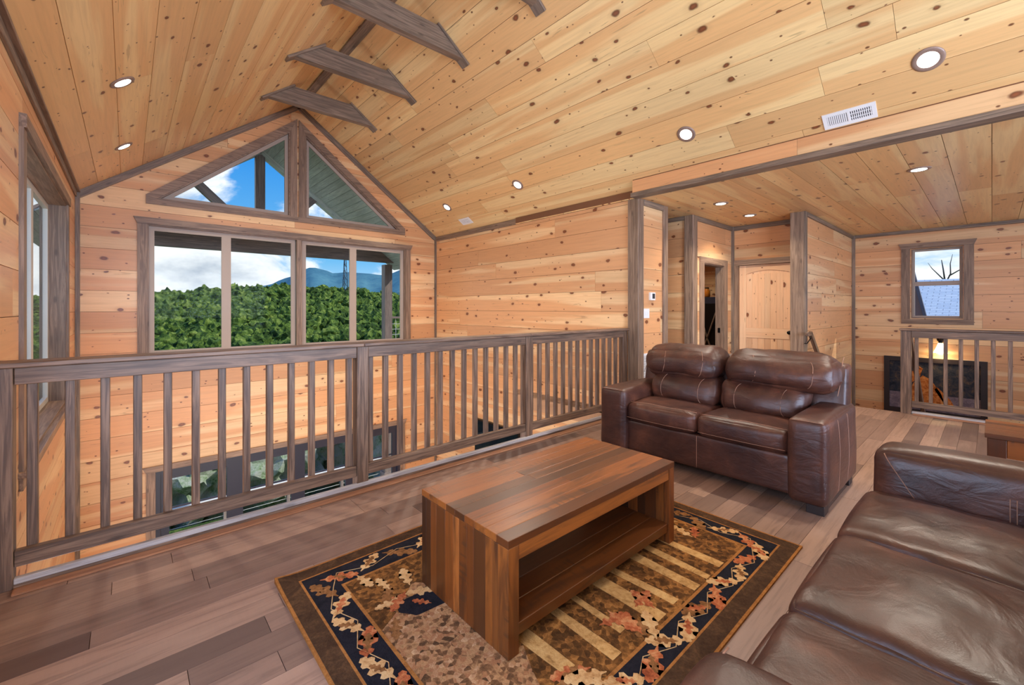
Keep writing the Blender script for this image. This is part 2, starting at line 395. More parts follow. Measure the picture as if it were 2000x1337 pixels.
# gallery walls
planked('wall_return', FYm(2.95), rect(XR + .02, 0, 5.45, ZC), [], WROW, WP, 'pine', (2, 3), seed=11)
planked('wall_hall', FXm(6.22), rect(-4.6, 0, -2.95, ZC), [], WROW, WP, 'pine', (2, 3), seed=12, back=.06)
DW = rect(6.57, 0, 7.31, 2.02)
planked('wall_doorway', FYm(2.95), rect(6.20, 0, 7.72, ZC), [DW], WROW, WP, 'pine', (2, 3), seed=13)
D2 = rect(-2.845, 0, -1.99, 2.04)
planked('wall_door', FXm(7.66), rect(-2.98, 0, -1.90, ZC), [D2], WROW, WP, 'pine', (2, 3), seed=14)
planked('wall_stair', FYm(YS), rect(7.17, -2.0, XF + .05, ZC), [], WROW, WP, 'pine', (1.8, 3), seed=15, back=.145)
W5 = rect(-.95, 1.15, -.32, 2.36)
planked('wall_far', FXm(XF), rect(-YS - .05, ZLOW, -YB, ZC), [W5], WROW - .01, WP, 'pine', (2.4, 4), seed=16,
        stuff_rows=lambda a, b, c, d: a > .9 or d < -.9)
planked('wall_bedroom', FYm(4.7), rect(6.28, 0, 9.2, ZC), [], WROW, WP, 'pine', (2, 3), seed=17)
BW1 = rect(.1, .5, 4.1, 2.7); BW2 = rect(7.4, .5, 9.8, 2.5)
FB = (V((0, YB, 0)), V((-1, 0, 0)), V((0, 0, 1)), V((0, 1, 0)))
pcs = [[(-x, z) for x, z in gable]]
pcs = [q for P in pcs for q in minus(P[::-1], [(-x, z) for x, z in BW1][::-1])]
pcs = [q for P in pcs for q in minus(P, rect(-4.4, ZLOW + .3, .2, -.6))]
wb = prism('wall_back', pcs, FB, -.1, 0, 'pine'); wb['kind'] = 'structure'
pcs = [q for q in minus(rect(-XF - .1, ZLOW, -XR, ZC), [(-x, z) for x, z in BW2][::-1])]
wb = prism('wall_back_gallery', pcs, FB, -.1, 0, 'pine'); wb['kind'] = 'structure'
ww = prism('wall_lower', rect(-2.95, ZLOW, -YB, -.28), FXm(XR), -.1, 0, 'pine'); ww['kind'] = 'structure'
planked('wall_bedroom_side', FXm(9.2), rect(-4.7, 0, -3.0, ZC), [], WROW, WP, 'pine', (2, 3), seed=19, back=.06)
ww = prism('wall_hall_end', rect(4.8, 0, 6.3, ZC), FYm(5.0), -.06, 0, 'pine'); ww['kind'] = 'structure'

# header over the gallery opening: pine fascia on a stained beam
hz = EZ + (XR - 4.62) * SR
fas = mesh('trim_1', [(4.62, y, z) for y in (YB, 2.94) for z in (2.737, hz)] + [(XR, y, 2.737) for y in (YB, 2.94)] + [(XR, y, EZ) for y in (YB, 2.94)],
     [[0, 1, 3, 2], [0, 2, 5, 4], [2, 3, 7, 5], [0, 4, 6, 1], [4, 5, 7, 6], [1, 6, 7, 3]], 'groove'); fas['kind'] = 'structure'
for a, b in ((YB, -1.6), (-1.598, 1.2), (1.202, 2.94)):
    box('plank', (4.612, a, 2.739), (4.622, b, hz - .012), 'pine', fas, .001)
ntrim = [1]
def trim(*a, kind='box', m='stain', **k):
    ntrim[0] += 1
    o = (box if kind == 'box' else bar)('trim_%d' % ntrim[0], a[0], a[1], *( [m] if kind == 'box' else [a[2], a[3], m]), **k)
    o['kind'] = 'structure'; return o
trim((4.598, YB, 2.686), (4.745, 2.96, 2.737), m='stain_dark')                       # header
trim((XR - .022, 3.07, 2.70), (XR + .0, YG, 2.79))                                  # right eave
trim((XL, YB, 2.725), (XL + .02, YG, 2.79), m='stain_dark')                         # left eave
trim((XL, YB, 2.785), (XL + .05, YG, 2.805))
trim((XR - .035, YG - .035, ZLOW), (XR, YG, EZ), m='stain_dark')                    # corners
trim((XL, YG - .03, ZLOW), (XL + .045, YG, EZ), m='stain_dark')
for x, z, nx in ((XL, EZ, 1), (XR, EZ, -1)):                                        # rake trim on the gable
    d = V((RX - x, 0, RZ - z)).normalized(); dn = V((-d.z * nx, 0, d.x * nx)); dn = dn if dn.z < 0 else -dn
    p = V((x, YG - .014, z)) + dn * .042; q = V((RX, YG - .014, RZ)) + dn * .042
    trim(p, q, .028, .085, kind='bar', m='stain_dark', up=dn)
trim((RX - .062, YB, RZ - .075), (RX + .052, YG, RZ - .045), m='stain_dark')        # ridge board
trim((4.735, 2.935, -.28), (4.865, 3.085, ZC))                                      # opening post
trim((5.345, 2.925, 0), (5.455, 2.96, ZC)); trim((5.44, 2.935, 0), (5.47, 3.06, ZC))
trim((4.86, 2.925, ZC - .075), (5.35, 2.955, ZC), m='stain_dark')
trim((6.19, 2.95, ZC - .06), (6.225, 4.6, ZC), m='stain_dark')
trim((6.185, 2.925, 0), (6.23, 3.06, ZC), m='stain'); trim((6.225, 2.925, 0), (6.33, 2.955, ZC), m='stain')
trim((6.33, 2.925, ZC - .07), (7.66, 2.955, ZC), m='stain_dark')
trim((7.625, 2.91, 0), (7.665, 2.955, ZC), m='stain_dark')
trim((7.635, 1.93, ZC - .07), (7.665, 2.92, ZC), m='stain_dark')
trim((7.135, 1.775, 0), (7.175, 1.945, ZC)); trim((7.135, 1.755, 0), (7.235, 1.785, ZC), m='stain_dark')
trim((7.235, YS - .028, ZC - .06), (XF, YS, ZC), m='stain_dark')
trim((XF - .03, YS - .05, -2), (XF, YS, ZC), m='stain_dark')
trim((XF - .028, YB, ZC - .055), (XF, YS - .05, ZC), m='stain_dark')
trim((XL + .09, YR - .075, 0), (4.735, YR - .012, .012), m='nosing')             # floor nosing by the railing
trim((XE - .09, YB, 0), (XE - .012, .66, .012), m='nosing')

# ------------------------------------------------------------------ windows
def inset(P, d):
    if area(P) < 0: P = P[::-1]
    L = []
    for a, b, c in edges(P):
        k = math.hypot(a, b); L.append((a / k, b / k, c / k - d))
    out = []
    for i in range(len(L)):
        a1, b1, c1 = L[i - 1]; a2, b2, c2 = L[i]; D = a1 * b2 - a2 * b1
        out.append(((c1 * b2 - c2 * b1) / D, (a1 * c2 - a2 * c1) / D))
    return out
def ring(name, P, d, frame, t0, t1, m, parent):
    return prism(name, minus(P, inset(P, d)), frame, t0, t1, m, parent)
def window(n, frame, hole, sashes, label, depth=.09, sash=.045, frame_m='taupe', jamb_m='stain', wall_t=.15):
    o = thing('window_%d' % n, label, None, pt(frame, hole[0][0], hole[0][1]), kind='structure')
    if len(hole) == 4:
        (a, b), (c, e) = (min(p[0] for p in hole), min(p[1] for p in hole)), (max(p[0] for p in hole), max(p[1] for p in hole))
        for q in (rect(a, b, a + .016, e), rect(c - .016, b, c, e), rect(a + .016, e - .016, c - .016, e), rect(a + .016, b, c - .016, b + .016)):
            p0, p1 = pt(frame, *q[0], -wall_t), pt(frame, *q[2], .004); box('jamb', [min(p0[i], p1[i]) for i in range(3)], [max(p0[i], p1[i]) for i in range(3)], jamb_m, o, .001)
    else: ring('jamb', hole, .016, frame, -wall_t, .004, jamb_m, o)
    for P in sashes:
        s = ring('sash', P, sash, frame, -depth - .035, -depth + .0, frame_m, o)
        prism('pane', inset(P, sash - .004), frame, -depth - .02, -depth - .014, 'glass', s)
    return o
def casing(o, frame, u0, v0, u1, v1, wd=.1, t=.022, head=.09, wing=.04, bottom=True, m='stain'):
    """flat board casing round an opening, with a tapered head board"""
    prism('side_casing', rect(u0 - wd, v0, u0, v1), frame, 0, t, m, o); prism('side_casing', rect(u1, v0, u1 + wd, v1), frame, 0, t, m, o)
    prism('head_casing', [(u0 - wd, v1), (u1 + wd, v1), (u1 + wd + wing, v1 + head), (u0 - wd - wing, v1 + head)], frame, 0, t + .012, m, o)
    if bottom: prism('bottom_casing', rect(u0 - wd, v0 - .085, u1 + wd, v0), frame, 0, t, m, o)
i1 = .215; w1 = window(1, FG, W1, [rect(.221, .676, 1.12, 2.459), rect(1.12, .676, 2.085, 2.459), rect(2.195, .676, 3.06, 2.459), rect(3.06, .676, 4.059, 2.459)],
    'four-light picture window below the gable triangle looking onto forest', depth=.05, sash=.06)
casing(w1, FG, .205, .66, 4.075, 2.475, .105)
prism('mullion', rect(2.10, .66, 2.18, 2.475), FG, -.12, .0, 'stain', w1)
ml, mr = .827, .81
w2 = window(2, FG, TRI_L, [inset(TRI_L, .017)], 'left triangular gable window showing blue sky and king post', depth=.05, sash=.05)
w3 = window(3, FG, TRI_R, [inset(TRI_R, .017)], 'right triangular gable window showing the planked porch roof', depth=.05, sash=.05)
oL = [(.19, 2.755), (2.10, 2.755), (2.10, 4.455), (.19, 2.875)]; oR = [(2.126, 2.755), (4.06, 2.755), (4.06, 2.88), (2.126, 4.447)]
for o, tri, sl, bt, sd in ((w2, oL, [(.19, 2.875), (.306, 2.835), (1.995, 4.232), (2.10, 4.455)], [(.19, 2.755), (2.113, 2.755), (2.113, 2.835), (.306, 2.835), (.19, 2.875)], [(1.995, 2.835), (2.10, 2.835), (2.10, 4.455), (1.995, 4.232)]),
                           (w3, oR, [(4.06, 2.88), (2.126, 4.447), (2.235, 4.223), (3.949, 2.835)], [(2.113, 2.755), (4.06, 2.755), (4.06, 2.88), (3.949, 2.835), (2.113, 2.835)], [(2.126, 2.835), (2.235, 2.835), (2.235, 4.223), (2.126, 4.447)])):
    prism('raking_casing', sl, FG, 0, .026, 'stain', o); prism('bottom_casing', bt, FG, 0, .026, 'stain', o); prism('side_casing', sd, FG, 0, .024, 'stain', o)
w4 = window(4, FL, W4, [rect(4.05, .355, 5.559, 2.41), rect(5.561, .355, 6.586, 2.41)], 'big white-framed slider in the left wall with a deep stained jamb', depth=.125, sash=.055, frame_m='vinyl', wall_t=.19)
casing(w4, FL, 4.03, .335, 6.606, 2.43, .10, bottom=False, head=.085, wing=.0)
box('stool', (XL - .12, 3.90, .30), (XL + .045, 6.73, .335), 'stain', w4); box('apron', (XL, 3.93, .215), (XL + .02, 6.70, .30), 'stain', w4)
w6 = window(6, FL, W6, [rect(-.88, .355, .599, 2.41), rect(.601, .355, 2.08, 2.41)], 'white-framed slider in the left wall beside the seating', depth=.125, sash=.055, frame_m='vinyl', wall_t=.19)
casing(w6, FL, -.9, .335, 2.1, 2.43, .10)
w9 = window(9, FL, W9, [rect(3.42, -2.78, 4.49, -1.14), rect(4.51, -2.78, 5.58, -1.14)], 'unseen lower floor slider added for fill light in the left wall below the loft', depth=.125, sash=.055, frame_m='vinyl', wall_t=.19)  # window added out of view to let the lower side fill in
w5 = window(5, FXm(XF), W5, [rect(-.942, 1.751, -.328, 2.35), rect(-.942, 1.16, -.328, 1.749)], 'small single-hung window in the far stair wall above the railing', depth=.05, sash=.034)
casing(w5, FXm(XF), -.965, 1.135, -.31, 2.37, .115, head=.09, wing=.035)
w7 = window(7, FB, [(-x, z) for x, z in BW1][::-1], [rect(-4.08, .52, -2.75, 2.68), rect(-2.75, .52, -1.42, 2.68), rect(-1.42, .52, -.12, 2.68)], 'wide picture window in the wall behind the sofa', depth=.06)
w8 = window(8, FB, [(-x, z) for x, z in BW2][::-1], [rect(-9.78, .52, -8.6, 2.48), rect(-8.6, .52, -7.42, 2.48)], 'double window in the gallery wall opposite the stair', depth=.06)

# lower glazed doors under the gable window
d1 = thing('door_1', 'dark navy four-panel glass patio doors on the floor below', None, (.29, YG, ZLOW), kind='structure')
prism('side_casing', rect(.19, ZLOW, .29, -.93), FG, 0, .02, 'stain', d1); prism('side_casing', rect(3.96, ZLOW, 4.06, -.93), FG, 0, .02, 'stain', d1)
prism('head_casing', [(.19, -.93), (4.06, -.93), (4.10, -.85), (.15, -.85)], FG, 0, .03, 'stain', d1)
ring('frame', D1, .05, FG, -.14, .0, 'navy', d1)
for i in range(4):
    a = .335 + i * .8975; P = rect(a, ZLOW + .05, a + .8975, -.975)
    lf = ring('door_leaf', P, .105, FG, -.085, -.04, 'navy', d1)
    pn = prism('pane', inset(P, .10), FG, -.066, -.06, 'glass', lf)
    for zz_ in (-1.50, -2.05): box('muntin', (a + .10, YG + .05, zz_ - .012), (a + .80, YG + .075, zz_ + .012), 'navy', lf, .001)
    if i in (0, 2):
        box('handle', (a + .84, YG + .0, -2.05), (a + .87, YG + .045, -1.86), 'black', lf)

# gallery doors
d2 = thing('door_2', 'closed knotty pine door with arched top panel and black knob', None, (7.66, 2.42, 0), kind='structure')
FD = FXm(7.70)
prism('slab', rect(-2.84, .01, -1.995, 2.035), FD, -.04, .0, 'pine_door', d2)
st = .105
for nm, P in (('stile', rect(-2.84, .01, -2.84 + st, 2.035)), ('stile', rect(-1.995 - st, .01, -1.995, 2.035)), ('lock_rail', rect(-2.84 + st, .84, -1.995 - st, 1.0)), ('bottom_rail', rect(-2.84 + st, .01, -1.995 - st, .22))):
    prism(nm, P, FD, .0, .012, 'pine_door', d2)
xs = [-2.735 + i * (.635 / 12) for i in range(13)]
arc = [(x, 1.89 + .055 * (1 - ((x + 2.4175) / .3175) ** 2)) for x in xs]
prism('top_rail', [[arc[i], arc[i + 1], (xs[i + 1], 2.035), (xs[i], 2.035)] for i in range(12)], FD, .0, .012, 'pine_door', d2)
for i in range(7):
    a = -2.735 + i * .635 / 7
    prism('panel_board', [(a + .002, 1.003), (a + .635 / 7 - .002, 1.003), (a + .635 / 7 - .002, 1.89), (a + .002, 1.89)], FD, .0, .006, 'pine_door', d2)
    prism('panel_board', rect(a + .002, .223, a + .635 / 7 - .002, .838), FD, .0, .006, 'pine_door', d2)
lathe('knob', [(.03, 0), (.03, .006), (.011, .01), (.011, .03), (.024, .036), (.028, .05), (.02, .062), (.001, .064)], 'black', d2, (7.688, 2.10, .945), 16, (-1, 0, 0))
for P in (rect(-2.945, 0, -2.84, 2.04), rect(-1.995, 0, -1.93, 2.04), rect(-2.945, 2.04, -1.93, 2.13)): prism('door_casing', P, FXm(7.66), 0, .02, 'stain', d2)
d3 = thing('door_3', 'open cased doorway into a dim bedroom beside the pine door', None, (6.94, 2.95, 0), kind='structure')
for P in (rect(6.44, 0, 6.575, 2.02), rect(7.305, 0, 7.44, 2.02), rect(6.44, 2.02, 7.44, 2.11)): prism('door_casing', P, FYm(2.95), 0, .02, 'stain', d3)
prism('jamb', rect(6.57, 0, 6.59, 2.02), FYm(2.95), -.12, 0, 'stain', d3); prism('jamb', rect(7.29, 0, 7.31, 2.02), FYm(2.95), -.12, 0, 'stain', d3)
prism('jamb', rect(6.57, 2.0, 7.31, 2.02), FYm(2.95), -.12, 0, 'stain', d3)
box('latch_plate', (7.284, 2.99, .92), (7.2905, 3.03, 1.0), 'black', d3, .001)
bd = thing('barn_cabinet', 'dark barn-door cabinet with crossed braces seen through the doorway', 'cabinet', (8.9, 4.2, 0))
box('cabinet_body', (8.75, 3.55, 0), (9.17, 4.65, 1.55), 'navy', bd)
for y0, y1 in ((3.56, 4.09), (4.11, 4.64)):
    dr = box('cabinet_door', (8.72, y0, .06), (8.75, y1, 1.42), 'black', bd)
    for p, q in (((y0 + .05, .1), (y1 - .05, 1.36)), ((y1 - .05, .1), (y0 + .05, 1.36))): bar('brace', (8.71, p[0], p[1]), (8.71, q[0], q[1]), .02, .06, 'stain_dark', dr, up=(1, 0, 0))
jar = thing('amber_jar', 'small amber jar on top of the dark barn-door cabinet', 'jar', (8.9, 3.92, 1.55))
lathe('glass_body', [(.05, 0), (.065, .02), (.065, .13), (.04, .16), (.04, .18)], plain('amber_glass', srgb(190, 110, 30), .2), jar, (8.9, 3.92, 1.55), 16)
lathe('lid', [(.043, 0), (.043, .02), (.0, .022)], 'black', jar, (8.9, 3.92, 1.73), 16)
# ------------------------------------------------------------------ ceiling ties
tie_lab = {6.5: 'stained collar tie nearest the gable window, under the ridge', 5.27: 'stained collar tie second from the gable window, under the ridge',
           4.06: 'stained collar tie third from the gable window, cut by the picture top', 2.85: 'stained collar tie whose right end just shows at the picture top',
           1.63: 'stained collar tie above the coffee table, out of the picture'}
for y, lab in tie_lab.items():
    if y < 2: continue
    t = thing('collar_tie', lab, 'beam', (RX, y, 4.16), 'collar ties under the ridge')
    zb, zt = 4.165, 4.40; xa = lambda z: XL + (z - EZ) / SL; xb = lambda z: XR - (z - EZ) / SR
    prism('tie_beam', [(xa(zb), zb), (xb(zb), zb), (xb(zt), zt), (xa(zt), zt)], FYm(y), -.045, .045, 'stain_dark', t)
    for x0, x1 in ((xa(zb - .035), xa(zt + .03)), (xb(zb - .035), xb(zt + .03))):
        n = V((sL, 0, -cL)) if x0 < RX else V((-sR, 0, -cR))
        bar('end_plate', V((x0, y, zb - .035)) + n * .014, V((x1, y, zt + .03)) + n * .014, .125, .028, 'stain_dark', t, up=n)

# ------------------------------------------------------------------ railings
rl = thing('loft_railing', 'long grey-brown wooden balustrade along the loft edge', 'railing', (2.1, YR, 0))
for x0, x1 in ((-.488, -.402), (1.247, 1.332), (2.948, 3.038)): box('post', (x0, YR, 0), (x1, YR + .09, 1.047), 'rail', rl)
box('post', (4.64, YR + .01, 0), (4.733, YR + .075, 1.047), 'rail', rl)
for a, b in ((-.49, 1.29), (1.292, 2.99), (2.992, 4.733)): box('cap_rail', (a, YR - .028, 1.047), (b, YR + .115, 1.075), 'rail', rl, .005)
for a, b in ((-.40, 1.246), (1.333, 2.947), (3.039, 4.639)):
    box('top_rail', (a, YR + .006, .965), (b, YR + .044, 1.046), 'rail', rl)
    box('bottom_rail', (a, YR + .008, .10), (b, YR + .046, .176), 'rail', rl)
    n = max(2, round((b - a) / .126)); p = (b - a + .04) / n if a < 0 else (b - a) / n
    for i in range(n):
        x = a + (.035 if a < 0 else .018) + i * p
        if x + .038 > b: continue
        box('baluster', (x, YR + .047, .10), (x + .038, YR + .085, 1.046), 'rail', rl)
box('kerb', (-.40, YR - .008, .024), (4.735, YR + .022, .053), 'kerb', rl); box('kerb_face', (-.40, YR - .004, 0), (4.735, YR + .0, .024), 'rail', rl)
r2 = thing('stair_railing', 'shorter grey-brown balustrade guarding the stairwell by the far wall', 'railing', (XE, -.5, 0))
box('post', (XE - .04, .675, 0), (XE + .05, .775, 1.045), 'rail', r2); box('post', (XE - .04, -2.2, 0), (XE + .05, -2.1, 1.045), 'rail', r2)
box('cap_rail', (XE - .06, -2.2, 1.045), (XE + .07, .785, 1.073), 'rail', r2, .005)
box('top_rail', (XE - .03, -2.1, .958), (XE + .008, .674, 1.044), 'rail', r2); box('bottom_rail', (XE - .03, -2.1, .087), (XE + .008, .674, .162), 'rail', r2)
for i in range(21): box('baluster', (XE - .0, .612 - i * .128, .087), (XE + .036, .648 - i * .128, 1.044), 'rail', r2)
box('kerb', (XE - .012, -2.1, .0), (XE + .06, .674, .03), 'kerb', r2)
h1 = thing('handrail', 'stained stair handrail on black bracket against the glossy stair wall', 'handrail', (7.2, YS - .06, .9))
bar('grip', (7.155, YS - .075, .978), (9.6, YS - .075, -1.05), .045, .06, 'rail', h1); bar('return', (6.99, YS - .075, .965), (7.17, YS - .075, .965), .045, .05, 'rail', h1)
tube('bracket', [(7.10, YS - .02, .83), (7.10, YS - .05, .83), (7.21, YS - .075, .91)], .007, 'black', h1)
h2 = thing('handrail', 'dark stair handrail descending from the stair railing post', 'handrail', (XE + .1, .72, 1.0))
bar('grip', (XE + .075, .70, .99), (9.7, .70, -.75), .045, .07, 'rail', h2)

# ------------------------------------------------------------------ recessed lights
M['lens'] = plain('glowing_lens', (1, .98, .94), .4, 0, (1.0, .95, .86), 7.0)
M['bronze'] = plain('bronze_ring', srgb(150, 124, 108), .4, .1)
def can(u, v, frame, label, power, col=(1, .90, .76)):
    p = pt(frame, u, v); n = frame[3]
    t = thing('recessed_light', label, 'ceiling light', p, 'recessed ceiling lights')
    lathe('trim_ring', [(.060, .000), (.092, .000), (.092, .004), (.083, .009), (.066, .010), (.060, .007)], 'bronze', t, p, 28, n)
    lathe('lens', [(.0595, .001), (.0595, .0085), (.03, .0095), (.001, .010)], 'lens', t, p, 28, n)
    l = light('lamp', 'AREA', (0, 0, 0), power, col, direction=None, shape='DISK', size=None); l.data.size = .118; l.data.spread = math.radians(120)
    mw = Matrix.Translation(p + n * .0115) @ n.to_track_quat('-Z', 'Y').to_matrix().to_4x4()
    l.parent = t; l.matrix_parent_inverse = WM[t].inverted(); l.matrix_basis = mw
def vR(x): return (XR - x) / cR
def vL(x): return (x - XL) / cL
PW = 17
can(-.307, vR(4.31), FSR, 'largest recessed light, at upper right above the white register', PW)
can(-2.11, vR(4.307), FSR, 'recessed light on the right slope left of the large register', PW)
can(-4.66, vR(4.285), FSR, 'recessed light on the right slope above the bare pine wall', PW)
can(-6.54, vR(4.287), FSR, 'recessed light on the right slope next to the small register', PW)
can(4.63, vL(-.03), FSL, 'nearer of the two recessed lights on the left slope', PW)
can(6.45, vL(-.03), FSL, 'farther recessed light on the left slope, toward the gable', PW)
can(5.824, -.48, FC, 'recessed light in the flat gallery ceiling toward the small window', PW)
can(5.80, -2.372, FC, 'recessed light in the flat ceiling over the hall opening', PW * .8)
can(6.854, -2.39, FC, 'recessed light in the flat ceiling in front of the pine door', PW * .8)

can(8.05, -3.95, FC, 'unseen recessed light added to brighten the bedroom beyond the open doorway', 9)  # lamp added out of view to lighten the dark bedroom
# ------------------------------------------------------------------ registers, thermostat, switch
def register(u, v, frame, lu, lv, label):
    t = thing('ceiling_register', label, 'vent', pt(frame, u, v), 'ceiling registers')
    prism('face_frame', minus(rect(u - lu / 2, v - lv / 2, u + lu / 2, v + lv / 2), rect(u - lu / 2 + .03, v - lv / 2 + .03, u + lu / 2 - .03, v + lv / 2 - .03)), frame, .0, .007, 'white', t)
    prism('cavity', rect(u - lu / 2 + .02, v - lv / 2 + .02, u + lu / 2 - .02, v + lv / 2 - .02), frame, .0, .0015, 'dark_slot', t)
    n = 22; a0 = u - lu / 2 + .03; st = (lu - .06) / n
    for i in range(n):
        prism('louvre', rect(a0 + i * st + st * (.12 if i < n / 2 else .3), v - lv / 2 + .03, a0 + i * st + st * .8, v + lv / 2 - .03), frame, .002, .006, 'white', t)
    prism('divider', rect(u - .008, v - lv / 2 + .02, u + .008, v + lv / 2 - .02), frame, .001, .0075, 'white', t)
    for k in (-1, 1): prism('cross_bar', rect(u, v + k * .018 - .003, u + lu / 2 - .03, v + k * .018 + .003), frame, .006, .0072, 'white', t)
register(-.806, vR(4.548), FSR, .36, .15, 'large white louvred register on the right slope near the header')
register(-6.40, vR(4.60), FSR, .31, .145, 'small white louvred register low on the right slope near the gable')
th = thing('thermostat', 'white wall thermostat above the light switch', 'thermostat', (5.07, 2.95, 1.48))
FR_ = FYm(2.95)
prism('housing', rect(5.01, 1.43, 5.13, 1.53), FR_, 0, .024, 'white', th); prism('screen', rect(5.055, 1.45, 5.115, 1.515), FR_, .024, .026, 'dark_slot', th)
sw = thing('light_switch', 'cream switch plate on the narrow pine return wall', 'switch', (4.93, 2.95, 1.26))
prism('plate', rect(4.87, 1.20, 5.01, 1.32), FR_, 0, .007, 'white', sw)
for k in (4.905, 4.955): prism('toggle', rect(k, 1.235, k + .022, 1.285), FR_, .007, .013, 'white', sw)
gv = thing('return_grille', 'white return-air grille low on the return wall behind the loveseat', 'vent', (5.05, 2.95, .55))
prism('frame', minus(rect(4.84, .32, 5.30, .75), rect(4.87, .35, 5.27, .72)), FR_, 0, .01, 'white', gv)
prism('backing', rect(4.86, .34, 5.28, .73), FR_, 0, .002, 'dark_slot', gv)
for i in range(24): prism('slat', rect(4.87, .352 + i * .0154, 5.27, .362 + i * .0154), FR_, .003, .008, 'white', gv)

# ------------------------------------------------------------------ upholstery
def puff(lo, hi, r, bulge=(0, 0, 0), n=12, wr=0.0, wf=6.0, seed=0, warp=None, axes=(1, 1, 1)):
    lo, hi = V(lo), V(hi); c = (lo + hi) / 2; h = (hi - lo) / 2; r = min(r, min(h) * .98)
    def surf(p):
        q = V([p[i] * h[i] for i in range(3)]); cc = V([max(-(h[i] - r), min(h[i] - r, q[i])) for i in range(3)])
        dlt = q - cc
        if dlt.length > 1e-9:
            dn = dlt.normalized(); q = cc + dn * min(r, dlt.length) if max(abs(dlt[i]) for i in range(3)) >= r - 1e-6 else q
        for i in range(3):
            j, k = (i + 1) % 3, (i + 2) % 3
            q[i] += bulge[i] * p[i] * (1 - p[j] ** 2) * (1 - p[k] ** 2)
        if wr:
            nz = noise.noise(V((q + c) * wf) + V((seed * 3.1, 0, 0))) + .5 * noise.noise(V((q + c) * wf * 2.3) + V((0, seed * 1.7, 0)))
            g = V([p[i] ** 7 * axes[i] for i in range(3)]); q += g * nz * wr
        q = q + c
        return warp(q) if warp else q
    g = [math.sin(math.pi / 2 * (-1 + 2 * i / n)) for i in range(n + 1)]
    vs, fs = [], []
    for ax in range(3):
        for s in (-1, 1):
            k0 = len(vs)
            for a in g:
                for b in g:
                    p = [0, 0, 0]; p[ax] = s; p[(ax + 1) % 3] = a; p[(ax + 2) % 3] = b; vs.append(surf(p))
            for i in range(n):
                for j in range(n):
                    f = [k0 + i * (n + 1) + j, k0 + (i + 1) * (n + 1) + j, k0 + (i + 1) * (n + 1) + j + 1, k0 + i * (n + 1) + j + 1]
                    fs.append(f if s > 0 else f[::-1])
    return vs, fs, surf
def cushion(name, parent, lo, hi, r, bulge=(0, 0, 0), m='leather', seams=(), n=14, **k):
    vs, fs, surf = puff(lo, hi, r, bulge, n, **k)
    bm = bmesh.new(); bv = [bm.verts.new(v) for v in vs]
    for f in fs: bm.faces.new([bv[i] for i in f])
    bmesh.ops.remove_doubles(bm, verts=bm.verts[:], dist=1e-5)
    o = bm_obj(name, bm, m, parent, None, True)
    for s in seams: tube('seam', [surf(p) for p in s], .0022, 'thread', o, 5)
    return o
def line(a, b, n=14): return [[a[i] + (b[i] - a[i]) * t / n for i in range(3)] for t in range(n + 1)]

lv = thing('loveseat', 'dark brown leather two-seat loveseat facing the window wall', 'loveseat', (3.72, 1.56, 0))
cushion('base_panel', lv, (3.325, .89, .07), (4.15, 2.20, .335), .02, seams=[line((-1, .0, -.95), (-1, .0, .95))])
for lo, hi, lab in (((3.265, .69, .055), (4.17, .915, .605), -1), ((3.265, 2.165, .055), (4.17, 2.43, .605), 1)):
    cushion('arm', lv, lo, hi, .045, (.006, .012, .014), wr=.004, wf=5, seams=[line((-.97, -.82, .96), (-.97, .82, .96)), line((-.35, lab, -.95), (-.35, lab, .9)), line((.25, lab, -.95), (.25, lab, .9))])
for y0, y1, sd in ((.915, 1.54, 1), (1.543, 2.167, 2)):
    cushion('seat_cushion', lv, (3.295, y0, .33), (3.86, y1, .498), .05, (.012, .004, .022), wr=.007, wf=5, seed=sd, seams=[line((-.99, -.96, -.55), (-.99, .96, -.55)), line((-.80, -.96, .99), (-.80, .96, .99))])
tilt = lambda q: V((q.x + (q.z - .5) * .28, q.y, q.z))
for y0, y1, u0, u1, sd in ((.915, 1.54, .725, 1.532, 3), (1.545, 2.18, 1.545, 2.275, 4)):
    cushion('lumbar_cushion', lv, (3.66, y0, .47), (3.93, y1, .745), .10, (.035, .0, .01), wr=.016, wf=6, seed=sd, warp=tilt,
            seams=[[(-1, k + .10 * (1 - (t / 7 - 1) ** 2), -1 + t / 7) for t in range(15)] for k in (-.62, .45)])
    cushion('head_cushion', lv, (3.62, u0, .695), (3.97, u1, .975), .13, (.02, .0, .012), wr=.020, wf=7, seed=sd + 5, warp=tilt,
            seams=[[(-1, k - .10 * (1 - (t / 7 - 1) ** 2), -1 + t / 7) for t in range(15)] for k in (-.55, .40)] + [line((-.6, -.97 if sd == 3 else .97, -.9), (.3, -.97 if sd == 3 else .97, .9))])
cushion('back_frame', lv, (3.92, .72, .06), (4.10, 2.40, .90), .04, (.01, 0, .01), warp=lambda q: V((q.x + max(0, q.z - .3) * .18, q.y, q.z)))
for x in (3.30, 4.02):
    for y in (.71, 2.30): box('foot', (x, y, 0), (x + .10, y + .10, .062), 'foot', lv)

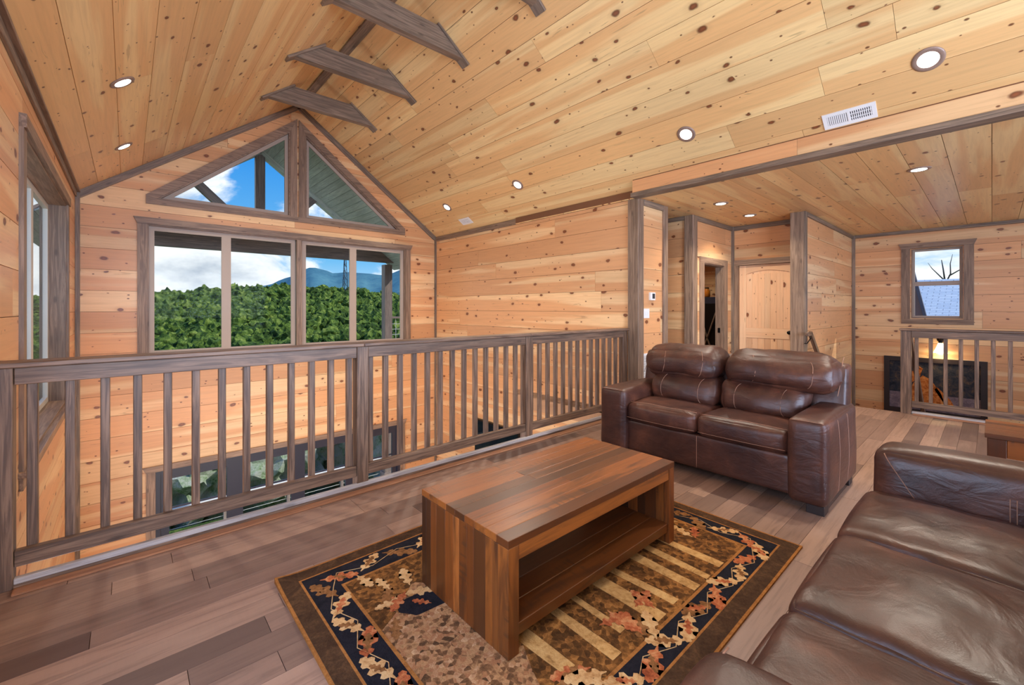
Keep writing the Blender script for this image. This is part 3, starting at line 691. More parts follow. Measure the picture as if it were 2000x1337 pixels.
sf = thing('sofa', 'large brown leather three-seat sofa in the right foreground', 'sofa', (1.83, 0, 0))
cushion('base_panel', sf, (.80, -.50, .05), (2.86, .365, .30), .025)
cushion('arm', sf, (2.785, -.46, .05), (3.03, .405, .640), .075, (.012, .0, .012), wr=.006, wf=5, n=18, seams=[[(-1, .62 + .3 * t / 10, .25 + .7 * t / 10) for t in range(11)], line((-.99, -.10, -.9), (-.99, -.10, .6)), line((-.5, -.10, .98), (.9, -.10, .98)), line((-.99, -.055, -.9), (-.99, -.055, .6)), line((-.5, -.055, .98), (.9, -.055, .98))])
cushion('arm', sf, (.62, -.46, .05), (.935, .405, .645), .06, (.012, .0, .012), wr=.006, wf=5, n=16, seams=[line((-.9, .9, .97), (.9, .9, .97))])
for i, (a, b) in enumerate(((.937, 1.505), (1.508, 2.145), (2.148, 2.785))):
    cushion('seat_cushion', sf, (a, -.20, .27), (b, .425, .435), .05, (.002, .012, .022), wr=.015, wf=3.9, seed=11 + i * 4, n=30, axes=(0, .12, 1))
    cushion('back_cushion', sf, (a, -.44, .40), (b, -.15, .86), .10, (.0, .03, .01), wr=.015, seed=30 + i, n=12)
cushion('back_frame', sf, (.66, -.56, .05), (2.99, -.38, .84), .04)
for x in (.70, 2.87):
    for y in (-.48, .28): box('foot', (x, y, 0), (x + .09, y + .09, .06), 'foot', sf)

# ------------------------------------------------------------------ coffee table and end table
def rough_table(name, label, x0, x1, y0, y1, zt, z0, nb, ns, end_axis='x', shelf=True, seed=1):
    rg = random.Random(seed); t = thing(name, label, 'table', ((x0 + x1) / 2, (y0 + y1) / 2, z0))
    wb = (y1 - y0) / nb
    for i in range(nb):
        a, b = y0 + i * wb, y0 + (i + 1) * wb; cuts = [x0, x0 + (x1 - x0) * rg.uniform(.3, .7), x1] if rg.random() < .6 else [x0, x1]
        for c, d_ in zip(cuts, cuts[1:]): box('top_board', (c + .0004, a + .0003, zt - .03), (d_ - .0004, b - .0003, zt + rg.uniform(-.0008, .0008)), 'acacia', t, .0015)
    ws = (y1 - y0) / ns; e = .058
    for xa in (x0, x1 - e):
        y = y0 + .001
        while y < y1 - .02:
            w_ = min(rg.uniform(.6, 1.35) * ws, y1 - .001 - y)
            if y1 - y - w_ < .02: w_ = y1 - .001 - y
            box('end_board', (xa + .001, y + .0004, z0), (xa + e - rg.uniform(.001, .003), y + w_ - .0004, zt - .0315), 'acacia', t, .0015); y += w_
    for ya, yb in ((y0 + .004, y0 + .03), (y1 - .03, y1 - .004)): box('apron', (x0 + e, ya, zt - .09), (x1 - e, yb, zt - .031), 'acacia', t, .002)
    if shelf:
        ks = 6; wk = (y1 - y0 - .02) / ks
        for i in range(ks): box('shelf_board', (x0 + e, y0 + .008 + i * wk, z0 + .065), (x1 - e, y0 + .008 + (i + 1) * wk - .0006, z0 + .112), 'acacia', t, .002)
    return t
rough_table('coffee_table', 'chunky reclaimed-wood coffee table with an open lower shelf on the rug', 1.055, 2.31, 1.20, 1.83, .46, .0135, 9, 11, seed=5)
et = thing('end_table', 'matching reclaimed-wood end table behind the sofa arm', 'table', (4.19, -.23, 0))
for i in range(6): box('top_board', (3.95 + i * .08, -.50, .53), (4.0295 + i * .08, .03, .56), 'acacia', et, .0015)
for x in (3.955, 4.355):
    for y in (-.49, -.06): box('leg', (x, y, 0), (x + .07, y + .08, .53), 'acacia', et)
box('apron', (3.96, -.41, .42), (3.985, -.06, .53), 'acacia', et); box('apron', (4.395, -.41, .42), (4.42, -.06, .53), 'acacia', et)
box('apron', (4.025, .0, .42), (4.355, .02, .53), 'acacia', et); box('shelf', (3.97, -.47, .14), (4.41, .0, .17), 'acacia', et)

# ------------------------------------------------------------------ rug
def rug_mat(name, stops, scale=40, cell=0.0):
    m, t, b = mat(name); tcn = t.new('ShaderNodeTexCoord'); co = tcn.outputs['Object']
    v = t.new('ShaderNodeTexVoronoi', {'Vector': co, 'Scale': scale}); n = t.noise(co, 13, 5, .75, .8)
    f = t.math('ADD', t.math('MULTIPLY', v.outputs['Distance'], .22), t.math('MULTIPLY_ADD', n, 1.5, -.30))
    if cell:
        cc = t.new('ShaderNodeSeparateColor', {0: v.outputs['Color']}); f = t.math('ADD', t.math('MULTIPLY', f, 1 - cell), t.math('MULTIPLY', cc.outputs[0], cell))
    sp = t.noise(co, 160, 2)
    c = t.ramp(f, stops); c = t.mix(t.math('MULTIPLY', sp, .55), c, tuple(x * .45 for x in stops[len(stops) // 2][1]))
    t.put(b.inputs['Base Color'], c); b.inputs['Roughness'].default_value = .95; b.inputs['Specular IOR Level'].default_value = .1
    bump(t, b, t.math('ADD', sp, f), .5, .004)
    return m
RB = srgb
M['rug_edge'] = rug_mat('rug_brown_border', [(.3, RB(56, 38, 26)), (.6, RB(78, 55, 37)), (.8, RB(98, 70, 46))], 90)
M['rug_line'] = rug_mat('rug_rust_line', [(.3, RB(130, 82, 40)), (.7, RB(170, 112, 58))], 90)
M['rug_black'] = rug_mat('rug_black_band', [(.3, RB(20, 20, 26)), (.7, RB(36, 34, 40))], 90)
M['rug_field'] = rug_mat('rug_leaf_litter', [(.24, RB(44, 29, 20)), (.40, RB(108, 72, 46)), (.54, RB(180, 136, 94)), (.68, RB(150, 98, 66)), (.88, RB(208, 170, 128))], 52, .55)
M['rug_wood'] = rug_mat('rug_dark_woodland', [(.28, RB(40, 26, 16)), (.5, RB(84, 54, 28)), (.68, RB(140, 92, 46)), (.85, RB(186, 128, 68))], 46, .35)
M['rug_trunk'] = rug_mat('rug_tan_trunk', [(.3, RB(150, 108, 62)), (.55, RB(196, 150, 92)), (.8, RB(214, 172, 112))], 60)
M['rug_leaf_tan'] = rug_mat('rug_tan_leaf', [(.3, RB(160, 110, 64)), (.55, RB(204, 160, 108)), (.8, RB(216, 180, 130))], 70)
M['rug_leaf_rust'] = rug_mat('rug_rust_leaf', [(.3, RB(120, 56, 34)), (.55, RB(176, 96, 58)), (.8, RB(206, 144, 96))], 70)
M['rug_leaf_brown'] = rug_mat('rug_brown_leaf', [(.3, RB(84, 56, 34)), (.55, RB(132, 88, 50)), (.8, RB(160, 112, 70))], 70)
RX0, RX1, RY0, RY1 = .53, 2.79, .70, 2.315
rg_ = thing('rug', 'lodge-style rug with oak-leaf border under the coffee table', 'rug', ((RX0 + RX1) / 2, (RY0 + RY1) / 2, 0))
def lift(x, y):                            # the far-left corner curls up
    d_ = max(0, 1 - math.hypot(x - RX0, y - RY1) / .16); return .014 * d_ * d_
def sheet(name, x0, y0, x1, y1, z, m, th=.0, nx=2, ny=2):
    nx = max(1, int((x1 - x0) / .05)); ny = max(1, int((y1 - y0) / .05))
    vs = [(x0 + (x1 - x0) * i / nx, y0 + (y1 - y0) * j / ny, 0) for i in range(nx + 1) for j in range(ny + 1)]
    vs = [(x, y, z + lift(x, y)) for x, y, _ in vs]; N = len(vs)
    fs = [[i * (ny + 1) + j, (i + 1) * (ny + 1) + j, (i + 1) * (ny + 1) + j + 1, i * (ny + 1) + j + 1] for i in range(nx) for j in range(ny)]
    vs += [(x, y, z - th) for (x, y, _) in vs[:N]]
    loop = [i * (ny + 1) for i in range(nx + 1)] + [nx * (ny + 1) + j for j in range(1, ny + 1)] + [i * (ny + 1) + ny for i in range(nx - 1, -1, -1)] + [j for j in range(ny - 1, 0, -1)]
    fs += [[loop[i], loop[i] + N, loop[(i + 1) % len(loop)] + N, loop[(i + 1) % len(loop)]] for i in range(len(loop))]
    return mesh(name, vs, fs, m, rg_, None, False)
sheet('binding', RX0, RY0, RX1, RY1, .0105, 'rug_line', .0105)
sheet('brown_border', RX0 + .012, RY0 + .012, RX1 - .012, RY1 - .012, .0112, 'rug_edge', .001)
sheet('rust_line', RX0 + .085, RY0 + .085, RX1 - .085, RY1 - .085, .0116, 'rug_line', .001)
sheet('black_band', RX0 + .095, RY0 + .095, RX1 - .095, RY1 - .095, .0120, 'rug_black', .001)
IX0, IX1, IY0, IY1 = RX0 + .23, RX1 - .23, RY0 + .205, RY1 - .245
sheet('inner_line', IX0, IY0, IX1, IY1, .0124, 'rug_line', .001)
sheet('woodland_field', IX0 + .014, IY0 + .014, IX1 - .014, IY1 - .014, .0128, 'rug_wood', .001)
def flat(name, P, z, m):
    P = P if area(P) > 0 else P[::-1]
    bm = bmesh.new(); top = [bm.verts.new((x, y, z + lift(x, y))) for x, y in P]; f = bm.faces.new(top)
    bmesh.ops.triangulate(bm, faces=[f]); return bm_obj(name, bm, m, rg_)
rg2 = random.Random(21)
flat('leaf_litter', [(IX0 + .014, IY0 + .014), (1.02, IY0 + .014), (1.10, 1.12), (1.22, 1.35), (1.12, 1.75), (1.02, 1.86), (.9, 1.74), (IX0 + .014, 1.66)], .0131, 'rug_field')
for i, x in enumerate((1.20, 1.38, 1.51, 1.69, 1.83, 2.0, 2.12, 2.27)):
    wd = (.062, .05, .04, .085, .05, .07, .045, .05)[i]; k = rg2.uniform(-.05, .05); y0 = IY0 + .02 + (.10, .02, .08, .01, .02, .0, .0, .0)[i]
    P = [(x - wd / 2 * (1 + .15 * math.sin(6 * t / 8 + i)) + k * t / 8, y0 + (1.80 - y0) * t / 8) for t in range(9)] + [(x + wd / 2 * (1 + .2 * math.sin(5 * t / 8 + 2 * i)) + k * t / 8, y0 + (1.80 - y0) * t / 8) for t in range(8, -1, -1)]
    flat('tree_trunk_motif', P, .0132, 'rug_trunk')
def animal_patch(cx, cy, rx, ry, ph):      # dark rounded animal-like shape woven into the scene
    return flat('animal_motif', [(cx + rx * math.cos(a * .2618) * (1 + .22 * math.sin(a * .7854 + ph)), cy + ry * math.sin(a * .2618) * (1 + .25 * math.cos(a * .5236 + ph))) for a in range(24)], .0134, 'rug_black')
animal_patch(1.02, 1.70, .15, .085, .4); animal_patch(2.36, 1.46, .13, .08, 2.0)
def leaf(cx, cy, L, ang, m, z, nm='leaf_motif'):
    ca, sa = math.cos(ang), math.sin(ang); P = []
    prof = [(-.5, .015), (-.36, .05), (-.30, .17), (-.22, .20), (-.17, .09), (-.08, .11), (-.02, .26), (.08, .27), (.12, .12), (.2, .13), (.25, .21), (.33, .19), (.37, .10), (.44, .12), (.5, .0)]
    prof = [(x, y * .78) for x, y in prof]; pts = prof + [(x, -y) for x, y in prof[-2::-1]]
    for x, y in pts: P.append((cx + L * (x * ca - y * sa), cy + L * (x * sa + y * ca)))
    return flat(nm, P, z, m)
mids = (RX0 + .165, RY0 + .15, RX1 - .165, RY1 - .17)
per = []
def run(p, q, step):
    n = int(math.hypot(q[0] - p[0], q[1] - p[1]) / step)
    for i in range(n): per.append((p[0] + (q[0] - p[0]) * (i + .5) / n, p[1] + (q[1] - p[1]) * (i + .5) / n, math.atan2(q[1] - p[1], q[0] - p[0])))
mx0, my0, mx1, my1 = mids
run((mx0, my1), (mx1, my1), .15); run((mx1, my1), (mx1, my0), .13); run((mx1, my0), (mx0, my0), .135); run((mx0, my0), (mx0, my1), .13)
vine = []
for i, (x, y, a) in enumerate(per):
    s = 1 if i % 2 else -1; nx, ny = -math.sin(a), math.cos(a)
    leaf(x + nx * s * .012, y + ny * s * .012, rg2.uniform(.165, .19), a + s * rg2.uniform(.30, .75), ('rug_leaf_rust', 'rug_leaf_tan', 'rug_leaf_tan', 'rug_leaf_brown')[rg2.randrange(4)], .0132 + (i % 2) * .0002)
    leaf(x + nx * s * .012, y + ny * s * .012, rg2.uniform(.075, .10), a + s * rg2.uniform(.35, .95), ('rug_leaf_rust', 'rug_leaf_brown')[rg2.randrange(2)], .0137 + (i % 2) * .0001, 'leaf_centre')
    vine.append((x - nx * s * .03, y - ny * s * .03, .0125 + lift(x, y)))
vine = [V(vine[i]) * (2 * t ** 3 - 3 * t * t + 1) + V(vine[(i + 1) % len(vine)]) * (3 * t * t - 2 * t ** 3) for i in range(len(vine)) for t in (0, .2, .4, .6, .8)]
tube('vine_motif', vine + vine[:1], .0022, 'rug_leaf_tan', rg_, 4, .5)
for i in range(34):                        # rust foliage in the two ends and along the near edge of the field
    zone = i % 3
    if zone == 0: x, y = rg2.uniform(IX0 + .05, IX0 + .26), rg2.uniform(1.62, IY1 - .05)
    elif zone == 1: x, y = rg2.uniform(IX1 - .22, IX1 - .06), rg2.uniform(1.15, IY1 - .1)
    else: x, y = rg2.uniform(1.05, 1.9), rg2.uniform(IY0 + .04, IY0 + .16)
    leaf(x, y, rg2.uniform(.09, .17), rg2.uniform(0, 6.3), ('rug_leaf_rust', 'rug_leaf_rust', 'rug_leaf_tan', 'rug_leaf_brown')[rg2.randrange(4)], .0140 + i * .00005, 'foliage_motif')

# ------------------------------------------------------------------ stair wall picture, sconce, television below
pic = thing('framed_picture', 'wide dark-framed picture of a resting long-haired dog on the stair wall', 'picture', (XF, .68, -.03))
FP = FXm(XF); P0 = rect(-1.31, -.52, -.045, .465)
ring('frame', P0, .075, FP, .012, .05, M['foot'], pic)
M['canvas'] = rug_mat('picture_dark_ground', [(.3, RB(34, 36, 44)), (.5, RB(52, 56, 66)), (.65, RB(70, 66, 66)), (.8, RB(110, 84, 66))], 6)
M['snow'] = rug_mat('picture_grey_path', [(.3, RB(96, 84, 92)), (.6, RB(126, 110, 116)), (.8, RB(150, 130, 130))], 18)
M['coat'] = rug_mat('picture_orange_coat', [(.3, RB(110, 56, 24)), (.5, RB(176, 96, 44)), (.75, RB(222, 150, 84))], 26)
cv_ = prism('canvas', inset(P0, .07), FP, .012, .022, 'canvas', pic)
def paint(nm, P, z, m): prism(nm, P, FP, z, z + .0008, m, cv_)
paint('painted_path', rect(-1.235, -.44, -.12, -.16), .0222, 'snow')
paint('painted_dog', [[(-.98, -.38), (-.50, -.36), (-.58, -.12), (-.70, .10), (-.80, .16), (-.92, .02), (-.97, -.15)], [(-.94, .02), (-.84, .12), (-.80, .28), (-.88, .34), (-.97, .26), (-1.0, .10)], [(-.50, -.36), (-.40, -.36), (-.46, -.22), (-.62, -.02), (-.66, -.06)]], .0232, 'coat')
paint('painted_dog_head', [(-.99, .24), (-.95, .34), (-.86, .345), (-.84, .28), (-.90, .22)], .0242, 'canvas')
sc_ = thing('wall_sconce', 'lit wall sconce with flared glass shade above the framed picture', 'sconce', (XF, .575, .68))
lathe('back_plate', [(.055, 0), (.055, .012), (.02, .02)], 'black', sc_, (XF, .575, .80), 20, (-1, 0, 0))
tube('arm', [(XF - .015, .575, .80), (XF - .10, .575, .81), (XF - .13, .575, .775)], .009, 'black', sc_)
M['shade'] = plain('lit_glass_shade', (1, .9, .7), .3, 0, (1.0, .86, .58), 4.5)
lathe('socket', [(.025, 0), (.03, .05), (.012, .06)], 'black', sc_, (XF - .13, .575, .735), 16)
lathe('shade', [(.09, 0), (.086, .004), (.05, .10), (.03, .16), (.028, .165)], 'shade', sc_, (XF - .13, .575, .575), 20)
l = light('sconce_lamp', 'POINT', (XF - .13, .575, .56), 5.5, (1, .78, .42)); l.data.shadow_soft_size = .05
tv = thing('television', 'flat black television on the lower right wall seen through the balusters', 'television', (XR, 5.7, -1.0))
M['screen'] = plain('dark_glossy_screen', srgb(14, 20, 26), .08)
box('housing', (XR - .06, 5.11, -1.34), (XR - .005, 6.28, -.675), 'black', tv); box('screen_panel', (XR - .064, 5.13, -1.32), (XR - .059, 6.26, -.695), 'screen', tv, .001)
# ------------------------------------------------------------------ porch outside the gable
YP = 10.45; PO = .0                        # truss line; porch ceiling sits above the room ceiling
M['porch'] = stain('weathered_porch_board', srgb(190, 198, 186), srgb(222, 226, 212), vary=.08)
M['porch_beam'] = stain('porch_beam_stain', srgb(120, 104, 98), srgb(158, 138, 128), vary=.1)
pr_ = thing('porch_roof', 'planked porch roof seen through the triangular windows', 'roof', (RX, 9.2, 4.5))
for sgn, fr in ((1, FSL), (-1, FSR)):
    o_, u_, v_, n_ = fr; fr2 = (o_ - n_ * (PO * (cL if sgn > 0 else cR)), u_, v_, n_); LLL = (LL if sgn > 0 else LR)
    y0, y1 = YG + .16, YP + .35; a, b = (y0, y1) if sgn > 0 else (-y1, -y0)
    prism('roof_deck', rect(a, -.75, b, LLL + .02), fr2, -.06, -.016, 'porch_beam', pr_)
    k = -.75
    while k < LLL: prism('plank', rect(a, k + .003, b, min(k + .147, LLL)), fr2, -.016, 0, 'porch', pr_); k += .15
tr = thing('porch_truss', 'stained king-post truss at the front of the porch', 'truss', (RX, YP, 2.5))
ca = lambda x: (EZ + (x - XL) * SL if x < RX else EZ + (XR - x) * SR) + PO
box('bottom_chord', (-.9, YP - .07, 2.495), (5.25, YP + .07, 2.80), 'porch_beam', tr)
box('king_post', (RX - .095, YP - .06, 2.80), (RX + .085, YP + .06, 4.60), 'porch_beam', tr)
for x0, x1 in ((XL - .35, RX), (XR + .35, RX)): bar('rafter', (x0, YP, ca(x0) - .05), (x1, YP, ca(x1) - .05), .12, .10, 'porch', tr)
bar('strut', (RX - .08, YP, 2.82), (.80, YP, 4.0), .11, .16, 'porch_beam', tr); bar('strut', (RX + .08, YP, 2.82), (3.62, YP, 4.25), .11, .16, 'porch_beam', tr)
for x, lab in ((4.91, 'right timber post carrying the porch truss'), (-.75, 'left timber post carrying the porch truss')):
    p_ = thing('porch_post', lab, 'post', (x + .1, YP, ZLOW)); box('shaft', (x, YP - .1, ZLOW - .1), (x + .2, YP + .1, 2.44), 'porch_beam', p_); box('base_block', (x - .03, YP - .13, ZLOW - .1), (x + .23, YP + .13, ZLOW + .12), 'porch_beam', p_)
dk = thing('deck', 'timber deck outside the lower patio doors', 'deck', (2.1, 9.2, ZLOW - .1))
for i in range(20): box('deck_board', (-1.1, YG + .12 + i * .145, ZLOW - .14), (5.5, YG + .26 + i * .145, ZLOW - .10), 'porch', dk, .003)
dr = thing('deck_railing', 'pale deck railing with thin cables beyond the patio doors', 'railing', (2.1, YP, ZLOW))
box('top_rail', (-.5, YP - .045, ZLOW + .46), (4.87, YP + .045, ZLOW + .50), 'white', dr)
for i in range(1, 5): box('post', (-.9 + i * 1.18, YP - .03, ZLOW - .1), (-.84 + i * 1.18, YP + .03, ZLOW + .46), 'porch_beam', dr)
for k in range(3): tube('cable', [(-.5, YP, ZLOW + .1 + k * .115), (4.87, YP, ZLOW + .1 + k * .115)], .004, 'white', dr, 5)
bp = thing('balcony_panel', 'pale wire-grid balcony panel beside the porch post', 'railing', (5.45, YP + .2, .6))
box('top_rail', (5.02, YP + .14, 1.05), (6.2, YP + .22, 1.10), 'porch_beam', bp); box('bottom_rail', (5.02, YP + .14, .05), (6.2, YP + .22, .10), 'porch_beam', bp)
for i in range(9): box('wire', (5.06 + i * .14, YP + .17, .10), (5.07 + i * .14, YP + .18, 1.05), 'white', bp, .001)
for i in range(6): box('wire', (5.02, YP + .17, .2 + i * .14), (6.2, YP + .18, .21 + i * .14), 'white', bp, .001)

# ------------------------------------------------------------------ neighbouring roof outside the stair window
nb = thing('neighbour_house', 'neighbouring house with overexposed-pale shingle roof colour outside the stair window', 'house', (18, 1, -2))
def shingles():
    m, t, b = mat('overexposed_shingles'); tcn = t.new('ShaderNodeTexCoord'); co = tcn.outputs['Object']
    br = t.new('ShaderNodeTexBrick', {'Vector': co, 'Color1': srgb(232, 240, 244), 'Color2': srgb(206, 220, 230), 'Mortar': srgb(160, 176, 188), 'Scale': 1.0, 'Mortar Size': .012, 'Brick Width': .30, 'Row Height': .14})
    t.put(b.inputs['Base Color'], t.mix(t.math('MULTIPLY', t.noise(co, 3, 3), .3), br.outputs[0], srgb(220, 230, 235))); b.inputs['Roughness'].default_value = .85
    return m
M['shingle'] = shingles()  # overexposed daylight on the roof put into the shingle colour
sl_ = V((6.6, 0, 3.05)).normalized(); FN = (V((15.2, 0, -.75)), V((0, -1, 0)), sl_, V((0, -1, 0)).cross(sl_))
prism('roof_slope', rect(-2.1, -1.5, 6, 7.27), FN, -.1, 0, 'shingle', nb, False)
prism('ridge_cap', rect(-2.1, 7.2, 6, 7.36), FN, 0, .03, 'shingle', nb)
mesh('gable_wall', [(14.6, 1.50, 3.1), (14.6, .62, -1.4), (14.6, 4.5, -1.4), (14.6, 4.5, 3.1), (14.7, 1.50, 3.1), (14.7, .62, -1.4), (14.7, 4.5, -1.4), (14.7, 4.5, 3.1)],
     [[0, 1, 2, 3], [7, 6, 5, 4], [0, 4, 5, 1], [1, 5, 6, 2], [2, 6, 7, 3], [3, 7, 4, 0]], plain('siding_brown', srgb(172, 140, 126), .7), nb)
bar('rake_board', (14.58, 1.48, 3.1), (14.58, .60, -1.4), .06, .14, plain('rake_grey', srgb(120, 116, 122), .6), nb, up=(1, 0, 0))
box('lower_wall', (15.4, -6, -4.5), (21, 2, -1.2), M['siding_brown'] if 'siding_brown' in M else 'taupe', nb)
bt = thing('bare_tree', 'bare forked tree rising behind the neighbouring roof', 'tree', (30, 1.2, -3))
M['bark'] = stain('grey_bark', srgb(70, 66, 66), srgb(104, 98, 94))
tube('trunk', [(30, 1.5, -4), (30, 1.5, 1.5), (30, 1.5, 2.7)], [.14, .11, .07], 'bark', bt)
for pts in ([(30, 1.5, 2.6), (30, 1.75, 2.95), (30, 2.0, 3.3), (30, 2.15, 3.6)], [(30, 1.5, 2.6), (30, 1.35, 3.0), (30, 1.36, 3.5), (30, 1.28, 3.95)], [(30, 1.4, 2.9), (30, 1.0, 3.2), (30, .92, 3.7), (30, .82, 4.1)], [(30, 1.55, 2.7), (30, 1.6, 3.2), (30, 1.66, 3.7)]):
    tube('branch', pts, [.035, .028, .018, .008][:len(pts)], 'bark', bt, 6)

# ------------------------------------------------------------------ landscape
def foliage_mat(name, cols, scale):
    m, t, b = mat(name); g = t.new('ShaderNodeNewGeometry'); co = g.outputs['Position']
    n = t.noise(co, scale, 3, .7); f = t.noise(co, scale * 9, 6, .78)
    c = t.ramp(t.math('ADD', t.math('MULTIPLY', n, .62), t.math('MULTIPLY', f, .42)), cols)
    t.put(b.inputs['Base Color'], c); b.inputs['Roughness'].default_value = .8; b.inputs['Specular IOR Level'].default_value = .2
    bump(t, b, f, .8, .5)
    return m
M['forest'] = foliage_mat('forest_leaves', [(.38, srgb(26, 42, 18)), (.47, srgb(58, 84, 32)), (.56, srgb(104, 130, 50)), (.68, srgb(176, 188, 96))], .30)
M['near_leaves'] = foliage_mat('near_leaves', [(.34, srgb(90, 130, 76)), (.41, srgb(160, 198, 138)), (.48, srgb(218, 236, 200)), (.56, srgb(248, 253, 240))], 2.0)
M['hillside'] = foliage_mat('hazed_hillside', [(.35, srgb(50, 84, 84)), (.5, srgb(66, 106, 104)), (.7, srgb(88, 128, 120))], .012)  # distance haze put into the blue-green base colour
M['mountain'] = foliage_mat('hazed_mountain', [(.35, srgb(56, 98, 118)), (.5, srgb(76, 124, 140)), (.7, srgb(100, 146, 152))], .006)  # bluish air haze mixed into the base colour
def ground_z(x, y):
    r = math.hypot(x, y)
    a = -3.4 - .75 * max(0, min(r, 39) - 12) if r < 60 else -23.5
    if r > 78: a = -23.5 + 26.5 * min(1, (r - 78) / 150) ** .85
    if r > 228: a -= (r - 228) * .14
    az = math.degrees(math.atan2(x, y))
    if r > 78:
        a += (r - 78) / 150 * (-2.8 * max(0, 1 - (az / 9)) + 1.6 * math.exp(-((az - 16) / 7) ** 2) - 1.6 * math.exp(-((az - 26.5) / 3.5) ** 2))
    return a
vs, fs = [], []; na, nr = 60, 40
for i in range(na + 1):
    az = math.radians(-100 + 200 * i / na)
    for j in range(nr + 1):
        r = 10.5 + (j / nr) ** 1.6 * 420; x, y = r * math.sin(az), r * math.cos(az); vs.append((x, max(y, -60), ground_z(x, y)))
for i in range(na):
    for j in range(nr): k = i * (nr + 1) + j; fs.append([k, k + 1, k + nr + 2, k + nr + 1])
g_ = mesh('ground', vs, fs, 'forest', None, None, True); g_['kind'] = 'structure'
def blob_cloud(name, spots, m, label, sub=2, amp=.38, seed=5):
    bm0 = bmesh.new(); bmesh.ops.create_icosphere(bm0, subdivisions=sub, radius=1.0); bm0.verts.ensure_lookup_table()
    bvs = [v.co.copy() for v in bm0.verts]; bfs = [[v.index for v in f.verts] for f in bm0.faces]; bm0.free()
    vs, fs = [], []
    for i, (x, y, z, rx, rz) in enumerate(spots):
        k = len(vs); off = V((i * 1.37, i * .71, seed))
        for b in bvs:
            q = 1 + amp * noise.noise(b * 2.1 + off) + amp * .6 * noise.noise(b * 5.0 + off)
            vs.append((x + b.x * rx * q, y + b.y * rx * q, z + b.z * rz * q))
        fs += [[k + a for a in f] for f in bfs]
    o = mesh(name, vs, fs, m, None, None, False); return tag(o, label, 'trees', None, 'stuff')
rf = random.Random(3); sp = []
r = 84.0
while r < 236:
    az = -6 - rf.random()
    while az < 44:
        rr = r + rf.uniform(-2.2, 2.2); a = math.radians(az); x, y = rr * math.sin(a), rr * math.cos(a); s = rf.uniform(1.7, 3.0)
        sp.append((x, y, ground_z(x, y) + rf.uniform(2.5, 5.5), s, s * rf.uniform(.9, 1.3)))
        az += math.degrees(3.3 / r) * rf.uniform(.7, 1.3)
    r += 3.3
blob_cloud('forest_canopy', sp, 'forest', 'dense green forest canopy covering the hillside beyond the big window', 3, .55)
sp = []
for i in range(240):
    a = math.radians(rf.uniform(-14, 40)); rr = rf.uniform(15, 34); x, y = rr * math.sin(a), rr * math.cos(a); s = rf.uniform(.9, 1.7)
    sp.append((x, y, 1.2 - y * rf.uniform(.27, .50), s, s))
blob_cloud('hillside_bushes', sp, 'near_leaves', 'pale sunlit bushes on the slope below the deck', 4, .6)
def ridge(name, dist, prof, m, label, depth, cat='mountain', rough=.012):
    vs, fs = [], []; n = 160; nd = 14
    def hh(az):
        for (a0, h0), (a1, h1) in zip(prof, prof[1:]):
            if a0 <= az <= a1:
                t = (az - a0) / (a1 - a0); t = t * t * (3 - 2 * t); return h0 + (h1 - h0) * t
        return prof[0][1] if az < prof[0][0] else prof[-1][1]
    for i in range(n + 1):
        az = prof[0][0] + (prof[-1][0] - prof[0][0]) * i / n; a = math.radians(az); H = hh(az) * dist
        for j in range(nd + 1):
            t = j / nd; rr = dist - depth * t; z = 1.33 + H * (1 - t) - .06 * dist * t
            wig = noise.noise(V((az * .9, t * 3.0, dist * .01))) + .5 * noise.noise(V((az * 2.3, t * 7, 1)))
            z += wig * dist * rough * math.sin(math.pi * min(1, t * 1.1)) + dist * .0012 * noise.noise(V((az * 3, 0, 0)))
            vs.append((rr * math.sin(a), rr * math.cos(a), z))
    for i in range(n):
        for j in range(nd): k = i * (nd + 1) + j; fs.append([k, k + nd + 1, k + nd + 2, k + 1])
    return tag(mesh(name, vs, fs, m, None, None, True), label, cat)
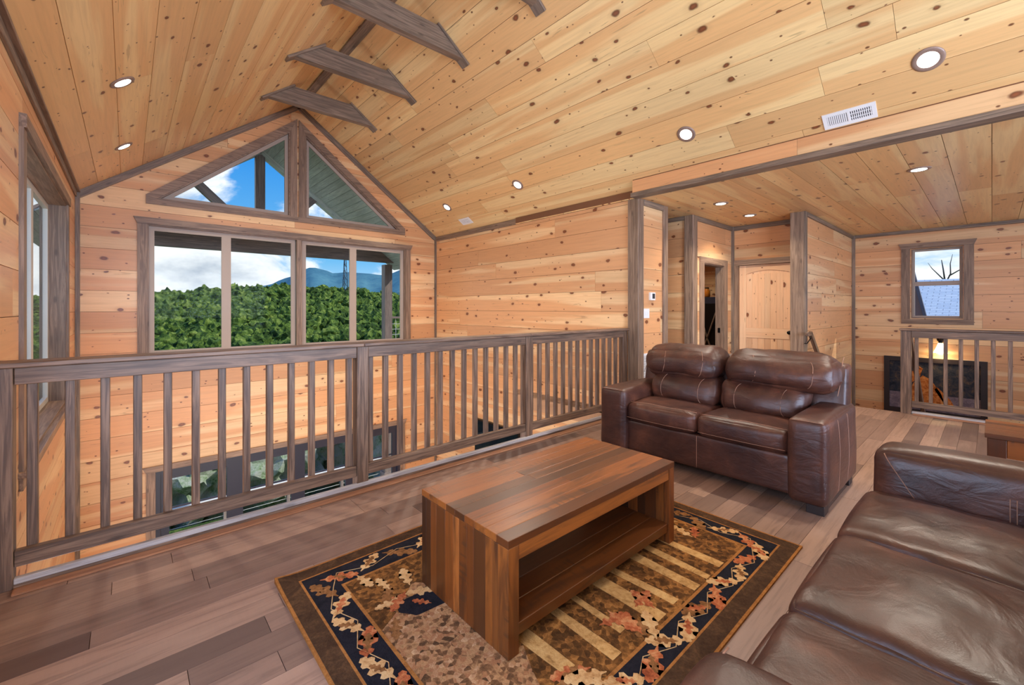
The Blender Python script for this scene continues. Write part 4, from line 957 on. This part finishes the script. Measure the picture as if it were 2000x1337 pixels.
# elevations (tan) against azimuth, degrees from +Y toward +X
def pix(x, y):
    d_ = V((math.sin(math.radians(41.84)), math.cos(math.radians(41.84)), 0)) + V((math.cos(math.radians(41.84)), -math.sin(math.radians(41.84)), 0)) * ((x - 1000) / 839.3)
    return math.degrees(math.atan2(d_.x, d_.y)), (601 - y) / 839.3 / math.hypot(d_.x, d_.y)
ridge('mountain', 2600, [pix(x, y) for x, y in ((-300, 585), (250, 585), (300, 583), (350, 577), (380, 580), (420, 582), (470, 570), (520, 557), (560, 543), (590, 527), (610, 521), (630, 526), (650, 533), (680, 531), (720, 534), (745, 537), (765, 533), (790, 524), (830, 528), (1100, 545), (1900, 560))], 'mountain', 'mountain coloured haze blue-green, with rounded peak on the horizon', 900)
ridge('hillside', 900, [pix(x, y) for x, y in ((-300, 590), (250, 588), (340, 586), (450, 590), (560, 588), (640, 578), (720, 575), (800, 570), (1200, 580), (1900, 585))], 'hillside', 'lower wooded ridge with haze in its colour in front of the mountain', 300, 'hill')
tw = thing('radio_tower', 'slim lattice radio tower standing on the wooded hill', 'tower', (0, 0, 0))
az, el = pix(674, 560); a = math.radians(az); tx, ty = 215 * math.sin(a), 215 * math.cos(a)
M['steel'] = plain('dark_steel', srgb(60, 64, 72), .5, .5)
for k in range(3):
    b_ = k * 2.094; tube('leg', [(tx + 2.0 * math.cos(b_), ty + 2.0 * math.sin(b_), -2), (tx + .5 * math.cos(b_), ty + .5 * math.sin(b_), 24)], .16, 'steel', tw, 5)
for i in range(8):
    z0 = -1 + i * 3.0; r0 = 2.0 - 1.5 * (z0 + 2) / 26; r1 = 2.0 - 1.5 * (z0 + 5) / 26
    for k in range(3): tube('lattice', [(tx + r0 * math.cos(k * 2.094), ty + r0 * math.sin(k * 2.094), z0), (tx + r1 * math.cos((k + 1) * 2.094), ty + r1 * math.sin((k + 1) * 2.094), z0 + 3)], .09, 'steel', tw, 4)
tube('antenna', [(tx, ty, 23), (tx, ty, 29)], .14, 'steel', tw, 5)
